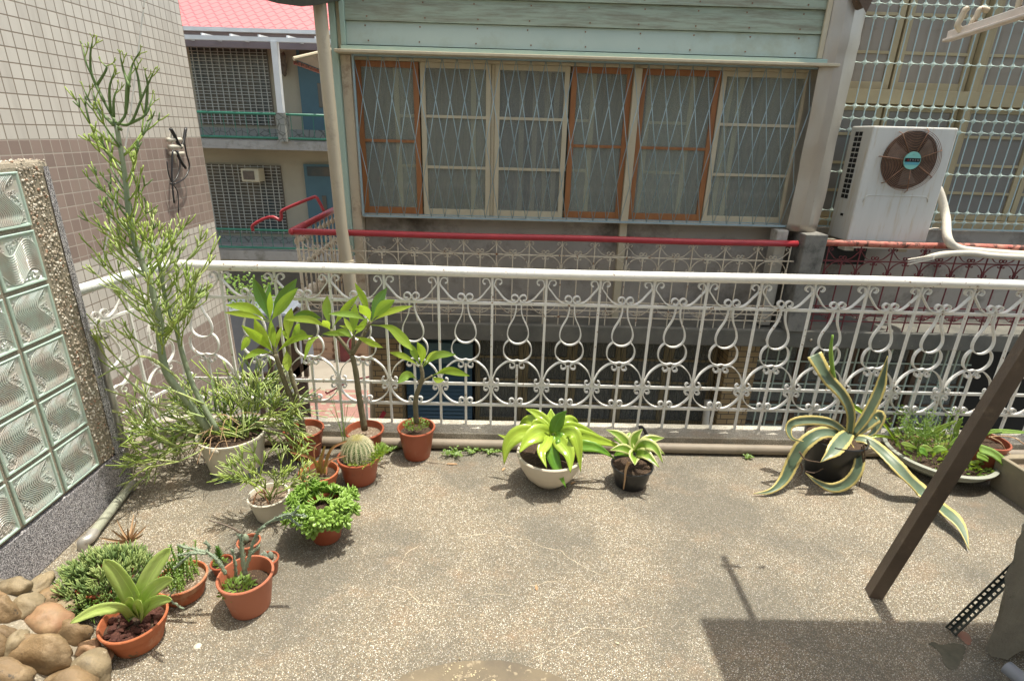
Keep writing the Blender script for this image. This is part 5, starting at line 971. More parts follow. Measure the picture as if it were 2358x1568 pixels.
# ---- three little pots
c, r, rb, h = potspec((516, 1331), 486, 534.7, 1293, .75); t = pthing('whorled_succulent', 'tiny red pot with a dark green whorled succulent behind the pinkish pot', 'potted plant', c, GP); pot(t, c, r, rb, h, M['red_leaf'] if 0 else M['pot_brown'], .006, soil=.012)
q = MB(); p0 = V3((c.x - .005, c.y, h)); q.tube([p0, p0 + V3((0, 0, .06))], .003, 6)
for i in range(60): a = i * 2.4; z = .02 + .05 * i / 60; L = .02 * (1 - i / 90); q.leaf([p0 + V3((0, 0, z)), p0 + V3((L * .6 * math.cos(a), L * .6 * math.sin(a), z + .003)), p0 + V3((L * math.cos(a), L * math.sin(a), z + .008))], .006, (0, 0, 1), n=2)
q.build('foliage', M['plumeria_dark'], t); mossy(t, (c.x, c.y - .01), .02, 60, h - .005, .014, 'fern', 'low_foliage')
c, r, rb, h = potspec((576, 1290), 547, 598, 1244.4, .75); t = pthing('drooping_stem_cactus', 'small pinkish pot holding a brown stem that arches left over the deck', 'potted plant', c, GP); pot(t, c, r, rb, h, M['pot_pink'], .006, soil=.012)
q = MB(); q.tube(catm([at(*kb(*p), Y=c.y + .01) for p in ((500,600),(450,560),(390,520),(320,490),(215,460))], 5), [.005 - .0001 * i for i in range(21)], 7); q.build('bare_stem', M['post'], t, smooth=True); q = MB(); q.blob((c.x - .01, c.y, h + .01), (.012, .012, .022), 8, .1); q.build('cactus_stub', M['blue_green'], t, smooth=True)
c, r, rb, h = potspec((626.6, 1331), 591.5, 640, 1284.5, .75); t = pthing('woolly_cactus', 'tiny pot of grey woolly finger cactus right of the pinkish pot', 'potted plant', c, GP); pot(t, c, r, rb, h, M['pot_brown'], .006, soil=.008, smt='grit')
q = MB()
for dx, dy, hh in ((-.008, 0, .036), (.012, .004, .034), (.002, -.012, .022), (-.02, .004, .024)): q.tube([V3((c.x + dx, c.y + dy, h - .005 + hh * i / 5)) for i in range(6)], [.009, .0105, .011, .010, .007, .002], 10)
q.build('finger', mat('woolly grey green', (.3, .34, .28), (.2, .24, .18), .95, 120, bmp=.8, bscale=300), t, smooth=True)
# ---- vase bromeliad lower left
c, r, rb, h = potspec((307.5, 1518), 238, 375, 1421.5, .72); t = pthing('vase_bromeliad', 'pale green bromeliad with upright strap leaves in a terracotta pot of bark, nearest the cobbles', 'potted plant', c, GP); pot(t, c, r, rb, h, M['terra'], .009, .04, soil=.03)
q = MB()
for i in range(90): a = U(0, 6.28); rr = (r - .02) * math.sqrt(U(.05, 1)); s = U(.008, .015); q.blob((c.x + rr * math.cos(a), c.y + rr * math.sin(a), h - .028 + U(0, .01)), (s, s * U(.6, 1), s * .6), 4, .6, 5, i)
q.build('bark_chips', M['bark'], t); kv = K(0, 1275, 2.45)
for P, w_, dy, mt in (([(930,1130),(900,1000),(800,830),(715,730)],125,.02,'brom_grey'), ([(940,1130),(990,920),(1080,760),(1175,650)],105,.05,'brom_grey'), ([(945,1130),(1010,980),(1100,900),(1190,860)],85,-.03,'brom_grey'), ([(950,1130),(1020,1050),(1100,1010),(1185,1005)],70,-.06,'brom_grey'), ([(920,1140),(830,1070),(660,1080),(480,1170)],72,-.08,'brom_grey'), ([(910,1120),(850,1040),(790,1010)],90,.08,'brom_dark'), ([(920,1130),(900,1060),(905,990)],90,-.03,'brom_grey'), ([(940,1140),(950,1080),(965,1010)],90,-.06,'brom_grey')):
    q = MB(); W = [at(*kv(*p), Y=c.y + dy * i / (len(P) - 1)) for i, p in enumerate(P)]; q.leaf(W, w_ / 2.45 / 1.2214 * 1.95 / FPX, (0, -1, .55), lambda t_: (.85 + .15 * math.sin(math.pi * t_)) * (1 - t_ ** 5) ** .6, fold=.45, n=6); q.build('leaf', M[mt], t, smooth=True, solid=.0012)
# ---- bushy upright succulent and the ferny bowl, dry bromeliad
c = at(245, 1395, Z=0); c = V3((c.x, c.y + .03, 0)); r, rb, h = .085, .06, .10; t = pthing('bushy_succulent', 'dense dark green finger leaved succulent hiding its pot below the glass block wall', 'potted plant', c, GP); pot(t, c, r, rb, h, M['pot_brown'], .01, soil=.01)
q = [MB(), MB()]
for i in range(560):
    a = U(0, 6.28); rr = math.sqrt(U(0, 1)); p = V3((c.x - .005 + .145 * rr * math.cos(a), c.y + .01 + .115 * rr * math.sin(a), h + .05 - .09 * rr ** 2 + U(-.035, .012))); o_ = V3((math.cos(a) * rr * .7 + U(-.5, .5), math.sin(a) * rr * .6 + U(-.5, .5), U(.5, 1.1))).normalized(); L = U(.03, .06); mb = rnd.choice(q)
    W = [p + o_ * L * f + V3((U(-.0015, .0015), U(-.0015, .0015), .012 * f * f)) for f in (0, .17, .34, .5, .67, .84, 1)]; mb.tube(W, [.0016, .0028, .002, .003, .0021, .0028, .001], 5)
    for j in range(2): e = (o_ + V3((U(-.9, .9), U(-.9, .9), .2))).normalized(); mb.tube([W[3], W[3] + e * L * .25, W[3] + e * L * .5 + V3((0, 0, .004))], [.002, .0026, .001], 5)
q[0].build('finger_leaf_mass', M['twig_green'], t, smooth=True); q[1].build('finger_leaf_mass', M['twig_pale'], t, smooth=True)
q = MB()
for i in range(260): a = R(U(180, 330)); rr = U(.5, 1); p = V3((c.x + .13 * rr * math.cos(a), c.y + .12 * rr * math.sin(a), U(.03, .1))); e = V3((U(-1, 1), U(-1, .3), U(-.4, .5))).normalized() * U(.015, .03); q.tube([p, p + e], [.0025, .001], 4)
q.build('trailing_twig', M['fern'], t)
c, r, rb, h = potspec((431, 1400), 364, 471, 1328, .75); t = pthing('ferny_succulent', 'terracotta bowl of light green ferny succulent stems beside the bushy one', 'potted plant', c, GP); pot(t, c, r, rb, h, M['terra'], .009, .03, soil=.02, smt='grit'); q = MB()
for i in range(44):
    a = U(0, 6.28); rr = (r - .02) * math.sqrt(U(0, 1)); p = V3((c.x + rr * math.cos(a) - .01, c.y + rr * math.sin(a), h - .02)); L = U(.05, .13) * (1.1 if p.y > c.y else .6); o_ = V3((U(-.35, .25), U(-.3, .3), 1)).normalized(); q.tube([p, p + o_ * L], .0022, 5)
    for j in range(int(L / .0045)):
        b2 = j * 1.57 + U(-.2, .2); z = p + o_ * (j * .0045 + .006); e = V3((math.cos(b2), math.sin(b2), .5)) * .008; q.leaf([z, z + e * .6, z + e], .006, (0, -.3, 1), n=1)
q.build('foliage', M['fern'], t)
dc = at(300, 1262, Z=0); t = thing('dry_bromeliad', 'withered straw coloured rosette behind the bushy green succulent', 'plant', (dc.x, dc.y, 0))
for i in range(15): a = U(0, 6.28); el = U(.3, 1.4); L = U(.06, .11); d_ = V3((math.cos(a) * math.cos(el), math.sin(a) * math.cos(el), math.sin(el))); q = MB(); q.leaf([V3((dc.x, dc.y, .03)), V3((dc.x, dc.y, .03)) + d_ * L * .5, V3((dc.x, dc.y, .035)) + d_ * L], .014, (0, -1, .5), lambda t_: (1 - t_) ** .6, fold=.6, n=3); q.build('dry_leaf', M['dry'], t)
# ---- large lime bromeliad in cream bowl
c, r, rb, h = potspec((1268, 1128), 1189.6, 1344.2, 1040.5, .45); t = pthing('lime_bromeliad', 'large lime green strap leaved bromeliad in a cream ceramic bowl', 'potted plant', c, GP); q = MB()
q.lathe([(rb * .8, 0), (rb, .004), (r * .72, h * .3), (r * .9, h * .62), (r * .985, h * .9), (r, h - .004), (r - .003, h), (r - .012, h), (r - .016, h - .04), (.001, h - .06)], c, 56); q.build('bowl', M['cream_pot'], t, smooth=35)
q = MB(); q.disc((c.x, c.y, h - .03), r - .014, 30, bump=.006, rings=6); q.build('soil', M['soil'], t); kc = K(1300, 1100, 3.628)
def strap(t, k_, s, P, w_, dy, mt, face=(0, -1, .7), z=0, prof=None):
    q = MB(); W = [at(*k_(*p), Y=c.y + dy * i / (len(P) - 1)) for i, p in enumerate(P)]; q.leaf(W, 1.15 * w_ / s / 1.2214 * (c.y + .35) / FPX, face, prof or (lambda t_: (.55 + .45 * math.sin(math.pi * min(1, t_ * 1.1))) * (1 - t_ ** 3) ** .75), fold=.35, n=6); q.build('leaf', M[mt], t, smooth=True, solid=.0012)
for P, w_, dy, mt in (([(920,430),(860,330),(760,230),(645,180)],110,.08,'brom'), ([(920,430),(910,300),(905,175)],130,.1,'brom'), ([(930,430),(980,300),(1065,195)],125,.0,'brom_dark'), ([(920,430),(780,330),(660,300),(570,365)],130,.08,'brom'), ([(910,430),(760,330),(710,390)],90,-.03,'brom'), ([(905,440),(800,420),(680,490),(580,630)],165,-.13,'brom'), ([(900,440),(620,420),(470,540),(425,750)],150,-.08,'brom'), ([(900,430),(640,400),(500,480),(360,440)],80,.05,'brom'), ([(930,430),(1060,320),(1140,310),(1200,375)],120,.1,'brom'), ([(940,430),(1080,370),(1230,390),(1400,450)],110,.05,'brom'), ([(950,440),(1120,450),(1350,490),(1680,580)],150,.02,'brom'), ([(950,450),(1150,540),(1380,580),(1560,690)],110,-.05,'brom_dark'), ([(940,440),(1120,420),(1180,560),(1210,830)],125,-.12,'brom'), ([(930,440),(1010,520),(1090,640),(1105,835)],150,-.16,'brom'), ([(910,440),(900,560),(960,760),(1060,985)],130,-.17,'brom_dark'), ([(900,440),(860,520),(810,620),(862,785)],110,-.18,'brom'), ([(930,450),(1000,480),(1050,600),(1100,700)],110,-.1,'brom_dark'), ([(920,430),(950,360),(1010,250)],100,.02,'brom'), ([(920,450),(860,470),(700,420)],120,.03,'brom_dark'), ([(930,450),(1150,500),(1340,520),(1450,640)],110,.03,'brom')):
    strap(t, kc, 3.628, P, w_, dy, mt)
c, r, rb, h = potspec((1456, 1134), 1408.5, 1503.3, 1067.8, .74); t = pthing('striped_bromeliad', 'smaller cream striped bromeliad in a black plastic pot', 'potted plant', c, GP); pot(t, c, r, rb, h, M['black'], .008, .02, soil=.02)
for P, w_, dy, mt in (([(1760,620),(1620,460),(1465,390)],95,.06,'brom_var'), ([(1760,620),(1700,480),(1715,415)],80,.08,'brom_var'), ([(1765,620),(1760,480),(1840,385)],110,.04,'brom_var'), ([(1770,620),(1900,500),(2065,475)],110,.05,'brom_var'), ([(1770,630),(1850,540),(1970,580),(2050,735)],110,-.08,'brom_var'), ([(1765,630),(1870,640),(2015,780)],100,-.12,'brom_var'), ([(1760,640),(1755,660),(1762,755)],118,-.12,'brom_var'), ([(1750,630),(1640,580),(1505,600)],90,-.04,'brom_var'), ([(1750,630),(1650,610),(1540,660)],100,.0,'brom_dark'), ([(1770,620),(1930,560),(2070,645)],90,.0,'brom_var'), ([(1750,620),(1650,520),(1540,480)],80,.08,'brom_dark'), ([(1765,620),(1830,560),(1900,480)],80,.06,'brom_var')):
    strap(t, kc, 3.628, P, w_, dy, mt)
q = MB(); W = [at(*kc(*p), Y=c.y - .09) for p in ((1700, 720), (1670, 800), (1660, 900), (1645, 1000))]; q.leaf(W, .022, (0, -1, .2), lambda t_: .7 - .5 * t_, n=4); q.build('dry_leaf', M['dry'], t, solid=.001)
q = MB(); q.tube(catm([at(*kc(*p), Y=2.62) for p in ((1800,370),(1830,365),(1860,400),(1885,450))], 4), .009, 7); o = q.build('dark_dead_stem', M['black'], smooth=True, loc=at(*kc(1850, 400), Y=2.62)); tag(o, 'short black dead stem on the kerb behind the striped bromeliad', 'stem')
# ---- agave
c, r, rb, h = potspec((1923.5, 1116), 1861.5, 1990.7, 1002, .72); t = pthing('variegated_agave', 'big yellow edged agave with long curling leaves in a black pot', 'potted plant', c, GP); pot(t, c, r, rb, h, M['black'], .01, .02, soil=.02); ka = K(2080, 900, 2.376)
ap = lambda t_: (.62 + .38 * math.sin(math.pi * min(1, t_ * 1.25))) * (1 - max(0, (t_ - .6) / .4) ** 1.6) if t_ < 1 else .01
def afl(P, w_, Ys, face=(0, -1, .4), pr=ap, n=7):
    q = MB(); W = [at(*ka(*p), Y=y) for p, y in zip(P, Ys)]; q.leaf(W, 1.25 * w_ / 2.376 / 1.2214 * 2.7 / FPX, face, pr, fold=.4, n=n, teeth=.06); q.build('leaf', M['agave'], t, smooth=True, solid=.004)
y = c.y
afl([(735,760),(745,620),(690,500),(600,400),(540,300),(500,230)], 75, [y, y, y, y+.02, y+.05, y+.08], pr=lambda t_: .55 + .55 * t_)
afl([(760,760),(850,640),(930,480),(965,350),(990,240)], 62, [y, y+.02, y+.05, y+.07, y+.08])
afl([(760,770),(850,700),(940,640),(900,740),(830,790)], 66, [y, y+.03, y+.06, y+.04, y+.0])
afl([(720,760),(620,690),(500,670),(380,680),(330,720),(350,790),(430,810)], 50, [y, y-.02, y-.04, y-.06, y-.07, y-.1, y-.12])
afl([(720,770),(560,750),(440,820),(370,920),(300,1060),(210,1140),(90,1160)], 72, [y, y-.06, y-.1, y-.12, y-.16, y-.2, y-.21], (0, -1, .8))
afl([(740,750),(690,800),(620,880),(540,950)], 80, [y, y-.08, y-.15, y-.18], (0, -.7, 1))
afl([(740,800),(800,880),(790,1000),(720,1090),(620,1120),(520,1080),(440,1020)], 62, [y, y-.1, y-.15, y-.17, y-.18, y-.18, y-.16])
q = MB(); W = [at(*ka(*p), **kw) for p, kw in (((750, 790), dict(Y=y)), ((850, 800), dict(Y=y-.04)), ((960, 880), dict(Y=y-.1)), ((1090, 1010), dict(Y=y-.19)), ((1230, 1150), dict(Z=.05)), ((1380, 1270), dict(Z=.06)), ((1480, 1380), dict(Z=.045)), ((1535, 1535), dict(Z=.012)))]
q.leaf(W, .078, (0, -.6, 1), lambda t_: (.5 + .5 * math.sin(math.pi * min(1, t_ * .85))) * (1 - max(0, (t_ - .75) / .25) ** 1.3), fold=.35, n=7, teeth=.06); q.build('leaf', M['agave'], t, smooth=True, solid=.004)
q = MB(); q.tube(catm([at(*ka(*p), Y=y + .03) for p in ((640, 400), (620, 320), (610, 200), (622, 100))], 4), [.006, .007, .008, .009, .01, .01, .01, .01, .009, .008, .007, .006, .005], 6); q.build('rolled_leaf', M['jade'], t, smooth=True)
q = MB()
for P in ([(440,1010),(500,1020),(560,990)], [(410,960),(420,1000),(400,1040)], [(830,830),(835,950),(800,1110)], [(815,840),(825,1000),(760,1090)], [(400,880),(440,930),(540,950)]): W = catm([at(*ka(*p), Y=y - .13) for p in P], 4); q.tube(W, [.004] * 4 + [.0025] * (len(W) - 4), 5)
q.build('dry_leaf', M['brown_cover'], t)
q = MB(); W = [at(*ka(*p), Y=2.56) for p in ((740, 560), (830, 620), (960, 690), (1060, 830))]; q.leaf(W, .03, (0, -1, .6), lambda t_: .9 - .5 * t_, fold=.5, n=5); q.leaf([at(*ka(*p), Y=2.56) for p in ((870, 780), (950, 775), (1060, 795))], .022, (0, -1, .6), lambda t_: .9 - .5 * t_, fold=.5, n=5); o = q.build('cactus_strap', M['brom'], solid=.002, loc=at(*ka(900, 690), Y=2.56)); tag(o, 'arching lime cactus straps between the agave and the grey basin', 'plant')
# ---- basin, red pot, trough and their plants
c, r, rb, h = potspec((2151, 1118), 2057, 2268, 1037, .7); t = pthing('basin_planter', 'wide grey plastic basin full of mixed green weeds', 'potted plant', c, GP); q = MB()
q.lathe([(rb * .7, 0), (rb * .85, .008), (r * .88, h * .5), (r * .97, h - .02), (r + .008, h - .012), (r + .01, h - .003), (r, h), (r - .01, h), (r - .016, h - .04), (.001, h - .06)], c, 56); q.build('basin', M['basin'], t, smooth=35); q = MB(); q.disc((c.x, c.y, h - .02), r - .014, 30, bump=.01, rings=6); q.build('soil', M['soil'], t)
mossy(t, (c.x, c.y), r * .9, 300, h - .02, .026, 'fern', 'weeds'); mossy(t, (c.x - .02, c.y), r * .8, 90, h + .0, .04, 'moss', 'weeds'); kr = K(2500, 1050, 3.921)
for P, w_, dy, mt in (([(470,670),(600,590),(760,520)],60,.0,'moss'), ([(740,720),(750,600),(820,480)],80,.0,'jade'), ([(850,690),(760,740),(650,800)],90,-.05,'jade'), ([(340,880),(400,830),(500,850)],110,-.08,'moss'), ([(480,880),(560,830),(650,840)],90,-.08,'jade'), ([(130,770),(220,790),(320,830)],60,-.05,'moss'), ([(330,850),(380,860),(430,920)],90,-.1,'brom_dark')):
    q = MB(); W = [at(*kr(*p), Y=c.y + dy) for p in P]; q.leaf(W, w_ / 3.921 / 1.2214 * 2.8 / FPX, (0, -1, .6), n=4, fold=.2); q.build('broad_leaf', M[mt], t, smooth=True, solid=.002)
q = MB()
for i in range(46):
    p0 = V3((c.x + U(-.14, .1), c.y + U(-.05, .1), h)); p1 = p0 + V3((U(-.12, .08), U(-.02, .1), U(.08, .22))); q.tube(catm([p0, (p0 + p1) / 2 + V3((U(-.03, .03), 0, .02)), p1], 3), .0012, 4)
    for j in range(9): f = j / 9; pp = p0.lerp(p1, .35 + .65 * f) + V3((U(-.012, .012), U(-.01, .01), U(-.005, .01))); e = V3((U(-1, 1), U(-.5, .5), U(-.3, .6))).normalized() * .016; q.leaf([pp, pp + e * .5, pp + e], .012, (0, -1, .5), n=1)
q.build('weed_stem', M['fern'], t)
q = MB()
for i in range(16): p0 = V3((c.x + U(-.15, .0), c.y + U(-.02, .08), h)); q.tube(catm([p0, p0 + V3((U(-.05, .05), 0, .05)), p0 + V3((U(-.08, .12), U(-.04, .02), U(.02, .09)))], 3), .0013, 4)
q.build('dry_twig', M['dry'], t)
c, r, rb, h = potspec((2245, 1108), 2228, 2316, 1012, .72); t = pthing('red_pot_cactus', 'red brown pot of flat cactus straps behind the leaning brown post', 'potted plant', c, GP); pot(t, c, r, rb, h, M['pot_brown'], .012, soil=.03)
for P, w_, dy in (([(1010,830),(1150,880),(1280,980),(1370,1050),(1490,1040)],110,-.12), ([(980,900),(1050,930),(1100,960)],80,-.1), ([(1150,640),(1300,640),(1490,650)],60,.03), ([(1000,720),(1100,650),(1250,630)],60,.03)):
    q = MB(); W = [at(*kr(*p), Y=c.y + dy) for p in P]; q.leaf(W, w_ / 3.921 / 1.2214 * 2.8 / FPX, (0, -1, .6), lambda t_: .85 - .4 * t_ ** 3, n=5, fold=.3); q.build('cactus_strap', M['jade'], t, smooth=True, solid=.003)
q = MB(); q.tube(catm([at(*kr(*p), Y=c.y - .03) for p in ((1100,700),(1240,690),(1380,710),(1490,780))], 5), .003, 5); q.tube(catm([at(*kr(*p), Y=c.y - .05) for p in ((1120,700),(1230,760),(1290,850),(1380,920))], 5), .003, 5); q.build('dry_stem', M['dry'], t)
a, b_ = at(2277, 1116, Z=0), at(2358, 1171, Z=0); dd = (b_ - a).normalized(); nn = V3((-dd.y, dd.x, 0)); nn = nn if nn.y > 0 else -nn; L = .9; hh = .17
t = thing('trough_planter', 'long beige concrete trough at the right edge of the deck', 'planter', a); q = MB(); P = [a, a + dd * L, a + dd * L + nn * .26, a + nn * .26]; ins = .022
I = [a + dd * ins + nn * ins, a + dd * (L - ins) + nn * ins, a + dd * (L - ins) + nn * (.26 - ins), a + dd * ins + nn * (.26 - ins)]; up = V3((0, 0, hh)); lo_ = V3((0, 0, hh - .05))
vs = [p for p in P] + [p + up - (p - (P[0] + P[2]) / 2) * -.04 for p in P] + [p + up for p in I] + [p + lo_ for p in I]
q.add(vs, [(0,1,5,4),(1,2,6,5),(2,3,7,6),(3,0,4,7),(4,5,9,8),(5,6,10,9),(6,7,11,10),(7,4,8,11),(8,9,13,12),(9,10,14,13),(10,11,15,14),(11,8,12,15)]); q.build('trough', mat('beige trough', (.27, .23, .16), (.19, .165, .12), .9, 5, bmp=.3), t, bev=.006); q = MB(); q.add([p + lo_ + V3((0, 0, .015)) for p in I], [(0, 1, 2, 3)]); q.build('soil', M['grit'], t)
# ---- weeds at the kerb (each clump a thing)
def weed(x, y, n, s, lab):
    t = thing('kerb_weed', lab, 'weed', (x, y, 0), 'weeds growing at the foot of the kerb'); q = MB()
    for i in range(n):
        a = U(0, 6.28); L = s * U(.4, 1.1); p0 = V3((x, y, .002)); p1 = p0 + V3((L * math.cos(a), L * .6 * math.sin(a) - .01, L * U(.15, .6))); q.tube([p0, p0.lerp(p1, .5) + V3((0, 0, .008)), p1], .0011, 4)
        for j in range(8): pp = p0.lerp(p1, .25 + .75 * j / 8) + V3((0, 0, .006)); e = V3((U(-1, 1), U(-1, 1), U(-.1, .6))).normalized() * U(.01, .017); q.leaf([pp, pp + e * .5, pp + e], .011, (0, -.5, 1), n=1)
    q.build('foliage', M['fern'], t)
for u, v, n, s, lab in ((1050, 1048, 16, .09, 'leafy weed tuft sprouting by the kerb right of the mossy frangipani pot'), (1092, 1030, 10, .06, 'small weed tuft on the kerb pipe between the two kerb plants'), (1128, 1025, 12, .07, 'weed tuft touching the left leaves of the lime bromeliad'), (905, 1030, 9, .05, 'tiny weed behind the barrel cactus pot and the mossy frangipani'), (1720, 1050, 6, .03, 'tiny weed sprout on the bare kerb left of the agave'), (1845, 1040, 8, .05, 'small weed sprout beside the agave pot')):
    p = at(u, v, Z=0); weed(p.x, min(p.y, 2.53), n, s, lab)
q = MB(); W = at(1042, 1068, Z=.004); q.blob(W, (.03, .006, .004), 5, .4); o = q.build('dead_leaf', M['dry'], loc=W); tag(o, 'small curled dead leaf on the floor below the kerb weed', 'leaf')
q = MB(); W = at(187, 1817 / 1.2214 * 0 + 1488, Z=.002); q.lathe([(.012, 0), (.011, .003), (.0001, .0035)], at(455, 1487, Z=0), 12); o = q.build('white_pebble', M['cream_pot'], smooth=True, loc=at(455, 1487, Z=0)); tag(o, 'single flat white pebble set in the floor right of the vase bromeliad pot', 'pebble')
# ---- cobble planter, lower left
cob = thing('cobble_planter', 'low rounded planter of ochre and red river cobbles set in mortar', 'planter', (-1.5, 1.2, 0)); q = MB(); OUT = ((-400, 1322), (0, 1330), (80, 1350), (140, 1395), (190, 1450), (222, 1520), (235, 1600), (250, 1800))
def zc_(u, v): return max(.0, .17 - .00062 * max(u, 0) - .00016 * max(0, v - 1350))
def umax(v):
    for (u0, v0), (u1, v1) in zip(OUT, OUT[1:]):
        if v0 <= v <= v1: return u0 + (u1 - u0) * (v - v0) / (v1 - v0)
    return OUT[-1][0]
vs = []; NU, NV = 30, 30
for j in range(NV):
    v = 1331 + 400 * j / (NV - 1); um = umax(v) - 4
    for i in range(NU):
        u = -260 + (um + 260) * i / (NU - 2) if i < NU - 1 else um; z = zc_(u, v) - .006 + U(-.002, .002); w_ = at(u, v, Z=max(z, .003)); vs.append(w_ if i < NU - 1 else V3((w_.x, w_.y, 0)))
vs = [V3((p_.x, p_.y, 0)) for p_ in vs[:NU]] + vs; q.add(vs, [(j*NU+i, j*NU+i+1, (j+1)*NU+i+1, (j+1)*NU+i) for j in range(NV) for i in range(NU-1)]); q.build('mortar_core', M['mortar'], cob, smooth=True)
for i, (u, v, a_, b2, an_, mt) in enumerate(((30,1352,42,22,10,3),(62,1398,34,30,0,3),(118,1432,52,36,-30,2),(168,1462,40,38,-20,1),(82,1515,82,62,20,1),(205,1545,46,48,10,3),(12,1412,26,44,0,1),(35,1492,20,46,-25,3),(228,1530,18,14,0,2),(5,1470,26,30,0,1),(120,1372,26,20,-30,1),(150,1405,24,22,-40,3),(205,1495,24,26,-30,2),(10,1560,50,40,0,1),(160,1590,60,50,10,1),(-30,1380,40,30,0,2),(-40,1500,50,50,0,1),(90,1345,24,16,0,3))):
    z = .2 - .0009 * max(0, u) ; z = max(.04, .17 - .00062 * max(u, 0) - .00016 * max(0, v - 1350)); p = at(u, v, Z=z); k_ = 1.72 / FPX; q = MB(); Mx = Matrix.Rotation(R(-an_), 3, 'Y'); q.blob(p, (a_ * k_, .03 + .012 * (i % 3), b2 * k_), 14, .3, 3.2, i + 20, Mx); q.build('cobble', M['cobble%d' % mt], cob, smooth=True)
# ---- leaning post, slotted angle, lump, pipe end, bracket
a, b_ = V3((1.425, 1.60, 0)), at(2358, 812, Y=1.60); d_ = (b_ - a).normalized(); t = thing('leaning_post', 'brown square steel post leaning right across the agave leaf', 'post', a); q = MB(); q.bar(a - d_ * .01, a + d_ * 2.6 / d_.z, .047, .047, (.25, 1, 0)); q.build('shaft', M['post'], t, bev=.002)
a, b_ = at(2190, 1452, Z=0), at(2312, 1335, Z=.22); t = thing('slotted_angle', 'dark green perforated steel angle standing on the deck at lower right', 'steel angle', a); d_ = (b_ - a).normalized(); q = MB(); sd = d_.cross(V3((.2, 1, 0))).normalized(); fw = sd.cross(d_).normalized(); W1, W2 = sd, fw
def perf(o0, ax, n, wd, L=.62):                               # flat strip with a row of square holes
    st_ = L / n; th = .002; nrm = ax.cross(d_).normalized() * th
    for i in range(n):
        z0, z1, h0, h1 = i * st_, (i + 1) * st_, (i + .22) * st_, (i + .78) * st_
        for (s0, s1, w0, w1_) in ((z0, z1, 0, wd * .28), (z0, z1, wd * .72, wd), (z0, h0, wd * .28, wd * .72), (h1, z1, wd * .28, wd * .72)):
            c_ = [o0 + d_ * s0 + ax * w0, o0 + d_ * s1 + ax * w0, o0 + d_ * s1 + ax * w1_, o0 + d_ * s0 + ax * w1_]; q.add(c_ + [x + nrm for x in c_], [(0,1,2,3),(7,6,5,4),(0,4,5,1),(1,5,6,2),(2,6,7,3),(3,7,4,0)])
perf(a, W1, 30, .025); perf(a, -W2, 30, .025); q.build('perforated_angle', M['green_steel'], t)
lp = at(2350, 1470, Z=.05); t = thing('concrete_lump', 'rough grey weathered concrete block cut by the right edge of the picture', 'block', (1.9, 1.5, 0)); q = MB(); M['lump'] = mat('rough dark concrete', (.34, .315, .25), (.24, .22, .18), .95, 7, bmp=1., bscale=70, dirt=(.1, .11, .07), dirt_scale=6, dirt_amt=.4)
YL = at(2300, 1526, Z=0).y; P = [at(*p, Y=YL) for p in ((2400, 1150), (2350, 1225), (2335, 1270), (2318, 1310), (2312, 1345), (2290, 1400), (2282, 1460), (2262, 1500), (2275, 1522), (2310, 1528), (2345, 1512), (2420, 1500), (2520, 1400), (2500, 1180))]; nP = len(P); cc = sum(P, V3((0, 0, 0))) / nP; vs = []
for s_, dy in ((.86, 0), (1, .03), (1, .12), (.9, .16)): vs += [cc + (p - cc) * s_ + V3((p.x * dy / YL * 1.15, dy, 0)) + V3((U(-.004, .004), U(-.01, .01), U(-.004, .004))) for p in P]
q.add(vs, [tuple(range(nP))] + [(j*nP+i, j*nP+(i+1) % nP, (j+1)*nP+(i+1) % nP, (j+1)*nP+i) for j in range(3) for i in range(nP)] + [tuple(3*nP+i for i in range(nP))[::-1]]); o = q.build('block_body', M['lump'], t, smooth=60, bev=.012)
q = MB(); a, b_ = at(2318, 1535, Z=.1), at(2385, 1590, Z=.1); q.tube([a, b_, b_ + (b_ - a) * 3], .022, 18); o = q.build('grey_pipe_end', mat('blue grey plastic pipe', (.28, .3, .34), None, .4), smooth=40, loc=a); tag(o, 'blunt end of a blue grey pipe in the bottom right corner', 'pipe')
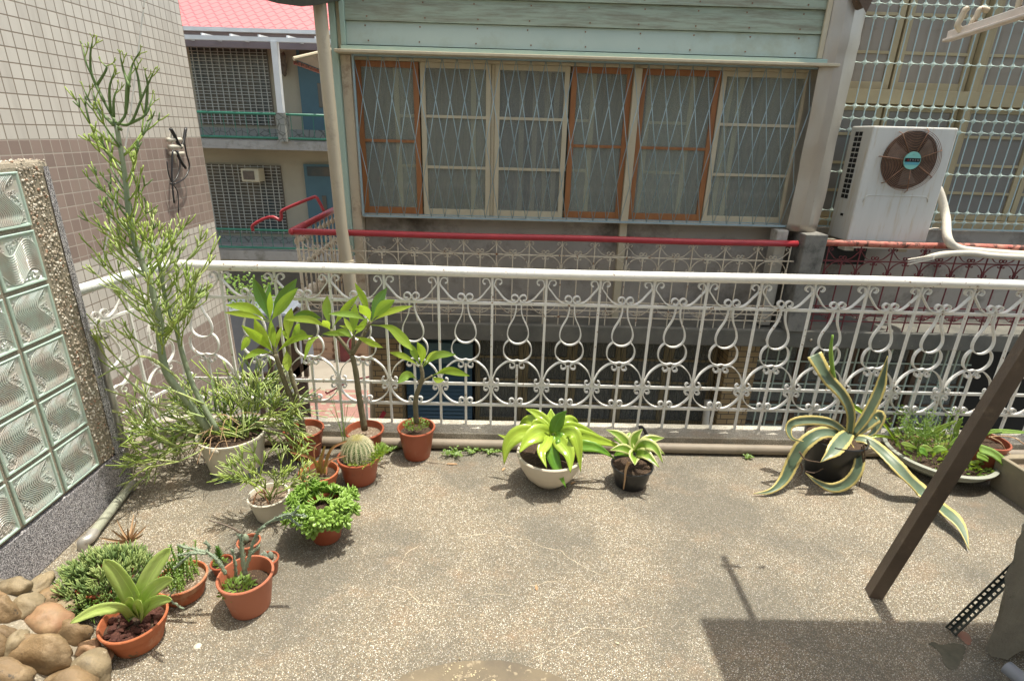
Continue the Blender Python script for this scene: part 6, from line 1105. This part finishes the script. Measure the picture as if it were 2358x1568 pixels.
t = thing('clothes_bracket', 'white rusty laundry bracket with two hooks jutting in at the top right', 'bracket', (2.0, 1.7, 2.2)); Yb = 1.95; a, b_ = at(2178, 95, Y=Yb), at(2420, 18, Y=Yb - .35); q = MB(); q.bar(a, b_, .026, .008, (0, 0, 1)); q.bar(a + V3((0, 0, .012)), b_ + V3((0, 0, .012)), .004, .03, (0, 0, 1)); q.build('arm', mat('white rusty metal', (.72, .66, .6), (.6, .5, .42), .5, 14), t, bev=.002)
for P in (((2215, 75), (2205, 60), (2212, 45), (2222, 25), (2228, 20)), ((2240, 70), (2238, 55), (2248, 40), (2258, 22), (2275, 25)), ((2340, 38), (2345, 15), (2350, -10))): q = MB(); q.tube(catm([at(*p, Y=Yb - .05) for p in P], 5), .0085, 8); q.build('hook', M['cream_iron'], t, smooth=True)

for (u, v, lab) in ((1235, 1352, 'tiny dry leaf bit lying alone on the middle of the deck'), (395, 1290, 'dry curled leaf on the deck below the pencil cactus'), (1320, 1112, 'brown dry leaf scrap between the two bromeliad pots'), (1160, 1080, 'red brown leaf scrap left of the cream bowl')):
    w_ = at(u, v, Z=.004); a = U(0, 3); d_ = V3((math.cos(a), math.sin(a), 0)) * .016; qq = MB(); qq.leaf([w_ - d_, w_ + V3((0, 0, .004)), w_ + d_], .011, (0, -.3, 1), n=3, fold=.6); o = qq.build('dry_leaf', M['dry'], loc=w_, solid=.0006); tag(o, lab, 'leaf')

M['moss_stain'] = mat('mossy stain', (.07, .07, .05), (.12, .11, .08), .95, 30); M['red_stain'] = mat('faded red paint spot', (.3, .14, .1), (.24, .15, .11), .95, 40)
for nm_, mt_, pts in (('moss_stain', 'moss_stain', ((2136, 1482), (2150, 1477), (2166, 1484), (2190, 1480), (2222, 1486), (2218, 1510), (2206, 1532), (2192, 1541), (2176, 1530), (2168, 1508), (2155, 1492))), ('paint_spot', 'red_stain', ((2210, 1452), (2226, 1456), (2237, 1470), (2232, 1484), (2220, 1478), (2206, 1462)))):
    W = catm([at(*p_, Z=.0015) for p_ in pts + pts[:1]], 4)[:-1]; W = [w_ + V3((U(-.002, .002), U(-.002, .002), 0)) for w_ in W]; qq = MB(); qq.add(W, [tuple(range(len(W)))]); qq.build(nm_, M[mt_], deck)
